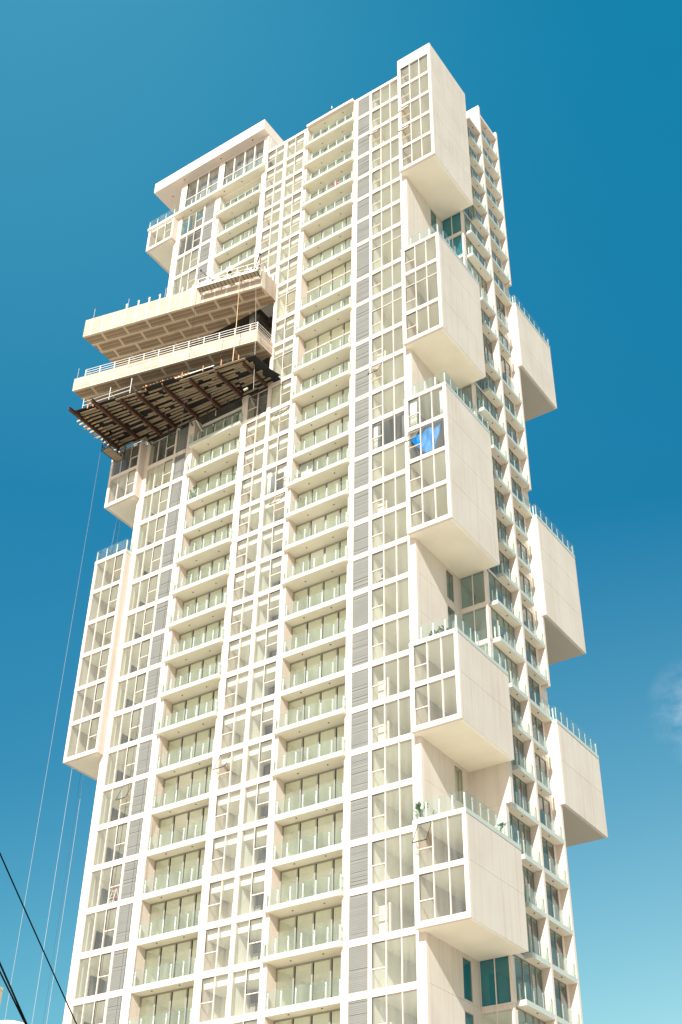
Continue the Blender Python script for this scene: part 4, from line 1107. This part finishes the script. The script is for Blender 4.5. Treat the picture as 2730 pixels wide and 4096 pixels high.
# air colour by elevation and bearing (deep teal overhead to the right, paler to the left and low down)
tcs = nt.nodes.new('ShaderNodeTexCoord'); sxyz = nt.nodes.new('ShaderNodeSeparateXYZ'); nt.links.new(tcs.outputs['Generated'], sxyz.inputs[0])
def ramp(stops):
    n = nt.nodes.new('ShaderNodeValToRGB'); el = n.color_ramp.elements
    for k, (p_, c_) in enumerate(stops):
        q_ = el[k] if k < 2 else el.new(p_)
        q_.position = p_; q_.color = (*c_, 1)
    nt.links.new(sxyz.outputs[2], n.inputs[0]); return n.outputs[0]
SL = [(0, (.7, .9, .7)), (.25, (.31, .78, .69)), (.42, (.15, .74, .76)), (.6, (.13, .95, .98)), (.85, (.52, 1.85, 1.55))]
SR = [(0, (1.1, 1.1, .78)), (.26, (.92, 1.12, .80)), (.42, (.50, .98, .83)), (.6, (.09, .82, .87)), (.84, (.075, 1.30, 1.28))]
az = nt.nodes.new('ShaderNodeMath'); az.operation = 'ARCTAN2'; nt.links.new(sxyz.outputs[0], az.inputs[0]); nt.links.new(sxyz.outputs[1], az.inputs[1])
def mr_(src, a, b_):
    n = nt.nodes.new('ShaderNodeMapRange'); n.interpolation_type = 'SMOOTHSTEP'; n.inputs[1].default_value = a; n.inputs[2].default_value = b_; nt.links.new(src, n.inputs[0]); return n.outputs[0]
def mix_(f, a, b_):
    n = nt.nodes.new('ShaderNodeMixRGB'); nt.links.new(f, n.inputs[0])
    for k, v in ((1, a), (2, b_)):
        if isinstance(v, tuple): n.inputs[k].default_value = (*v, 1)
        else: nt.links.new(v, n.inputs[k])
    return n.outputs[0]
t1 = mix_(mr_(az.outputs[0], -1.08, -.2), ramp(SL), ramp(SR))
ab = nt.nodes.new('ShaderNodeMath'); ab.operation = 'ABSOLUTE'; nt.links.new(az.outputs[0], ab.inputs[0])
t2 = mix_(mr_(ab.outputs[0], 1.25, 1.9), t1, (1.35, 1.12, .85))
nt.links.new(t2, tint.inputs[2])
# thin wisps of cloud low in the sky on the right
tc = nt.nodes.new('ShaderNodeTexCoord'); mp = nt.nodes.new('ShaderNodeMapping'); mp.inputs['Scale'].default_value = (22, 22, 34); mp.inputs['Location'].default_value = (.3, 1.1, .2)
nz = nt.nodes.new('ShaderNodeTexNoise'); nz.inputs['Scale'].default_value = 1; nz.inputs['Detail'].default_value = 8; nz.inputs['Roughness'].default_value = .62
nt.links.new(tc.outputs['Generated'], mp.inputs[0]); nt.links.new(mp.outputs[0], nz.inputs['Vector'])
def math_(op, a=None, b_=None, c=None):
    n = nt.nodes.new('ShaderNodeMath'); n.operation = op
    for k, v in enumerate((a, b_, c)):
        if v is None: continue
        if isinstance(v, (int, float)): n.inputs[k].default_value = v
        else: nt.links.new(v, n.inputs[k])
    return n.outputs[0]
dist = nt.nodes.new('ShaderNodeVectorMath'); dist.operation = 'DISTANCE'; dist.inputs[1].default_value = (-.2570, .8510, .4625)
nt.links.new(tc.outputs['Generated'], dist.inputs[0])
near = nt.nodes.new('ShaderNodeMapRange'); near.inputs[1].default_value = .0; near.inputs[2].default_value = .046; near.inputs[3].default_value = 1; near.inputs[4].default_value = 0
nt.links.new(dist.outputs['Value'], near.inputs[0])
wisp = nt.nodes.new('ShaderNodeMapRange'); wisp.inputs[1].default_value = .44; wisp.inputs[2].default_value = .78; wisp.inputs[3].default_value = 0; wisp.inputs[4].default_value = .6
nt.links.new(nz.outputs['Fac'], wisp.inputs[0])
cf = math_('MULTIPLY', wisp.outputs[0], near.outputs[0]); cf2 = math_('MINIMUM', cf, .75)
cm = nt.nodes.new('ShaderNodeMixRGB'); cm.inputs[2].default_value = (7.0, 7.4, 7.8, 1)
nt.links.new(cf2, cm.inputs[0]); nt.links.new(tint.outputs[0], cm.inputs[1]); nt.links.new(cm.outputs[0], bg.inputs['Color'])
bg.inputs['Strength'].default_value = .084

l = D.lights.new('sun', 'SUN'); l.energy = 4.0; l.angle = R(.53); l.color = (1, .945, .86)
lo = D.objects.new('sun', l); COL.objects.link(lo); lo.rotation_euler = (-SUN).to_track_quat('-Z', 'Y').to_euler(); lo.location = (30, -80, 120)

cam = D.cameras.new('camera'); co = D.objects.new('camera', cam); COL.objects.link(co); SC.camera = co
r_ = Vector((.82536513, .56439876, .01504833)); u_ = Vector((.33225878, -.50709248, .79527437)); f_ = Vector((-.45648276, .65139179, .60606289))
m4 = Matrix(((r_.x, u_.x, -f_.x, CP.x), (r_.y, u_.y, -f_.y, CP.y), (r_.z, u_.z, -f_.z, CP.z), (0, 0, 0, 1)))
co.matrix_world = m4
cam.sensor_fit = 'VERTICAL'; cam.sensor_height = 36; cam.lens = 36*5058.7/4096; cam.clip_start = .1; cam.clip_end = 8000

SC.view_settings.view_transform = 'Standard'; SC.view_settings.look = 'None'; SC.view_settings.exposure = 1.0; SC.view_settings.gamma = 1
SC.cycles.use_denoising = True
SC.cycles.max_bounces = 12; SC.cycles.transparent_max_bounces = 24; SC.cycles.diffuse_bounces = 5; SC.cycles.glossy_bounces = 3
SC.cycles.caustics_reflective = False; SC.cycles.caustics_refractive = False
SC.render.film_transparent = False
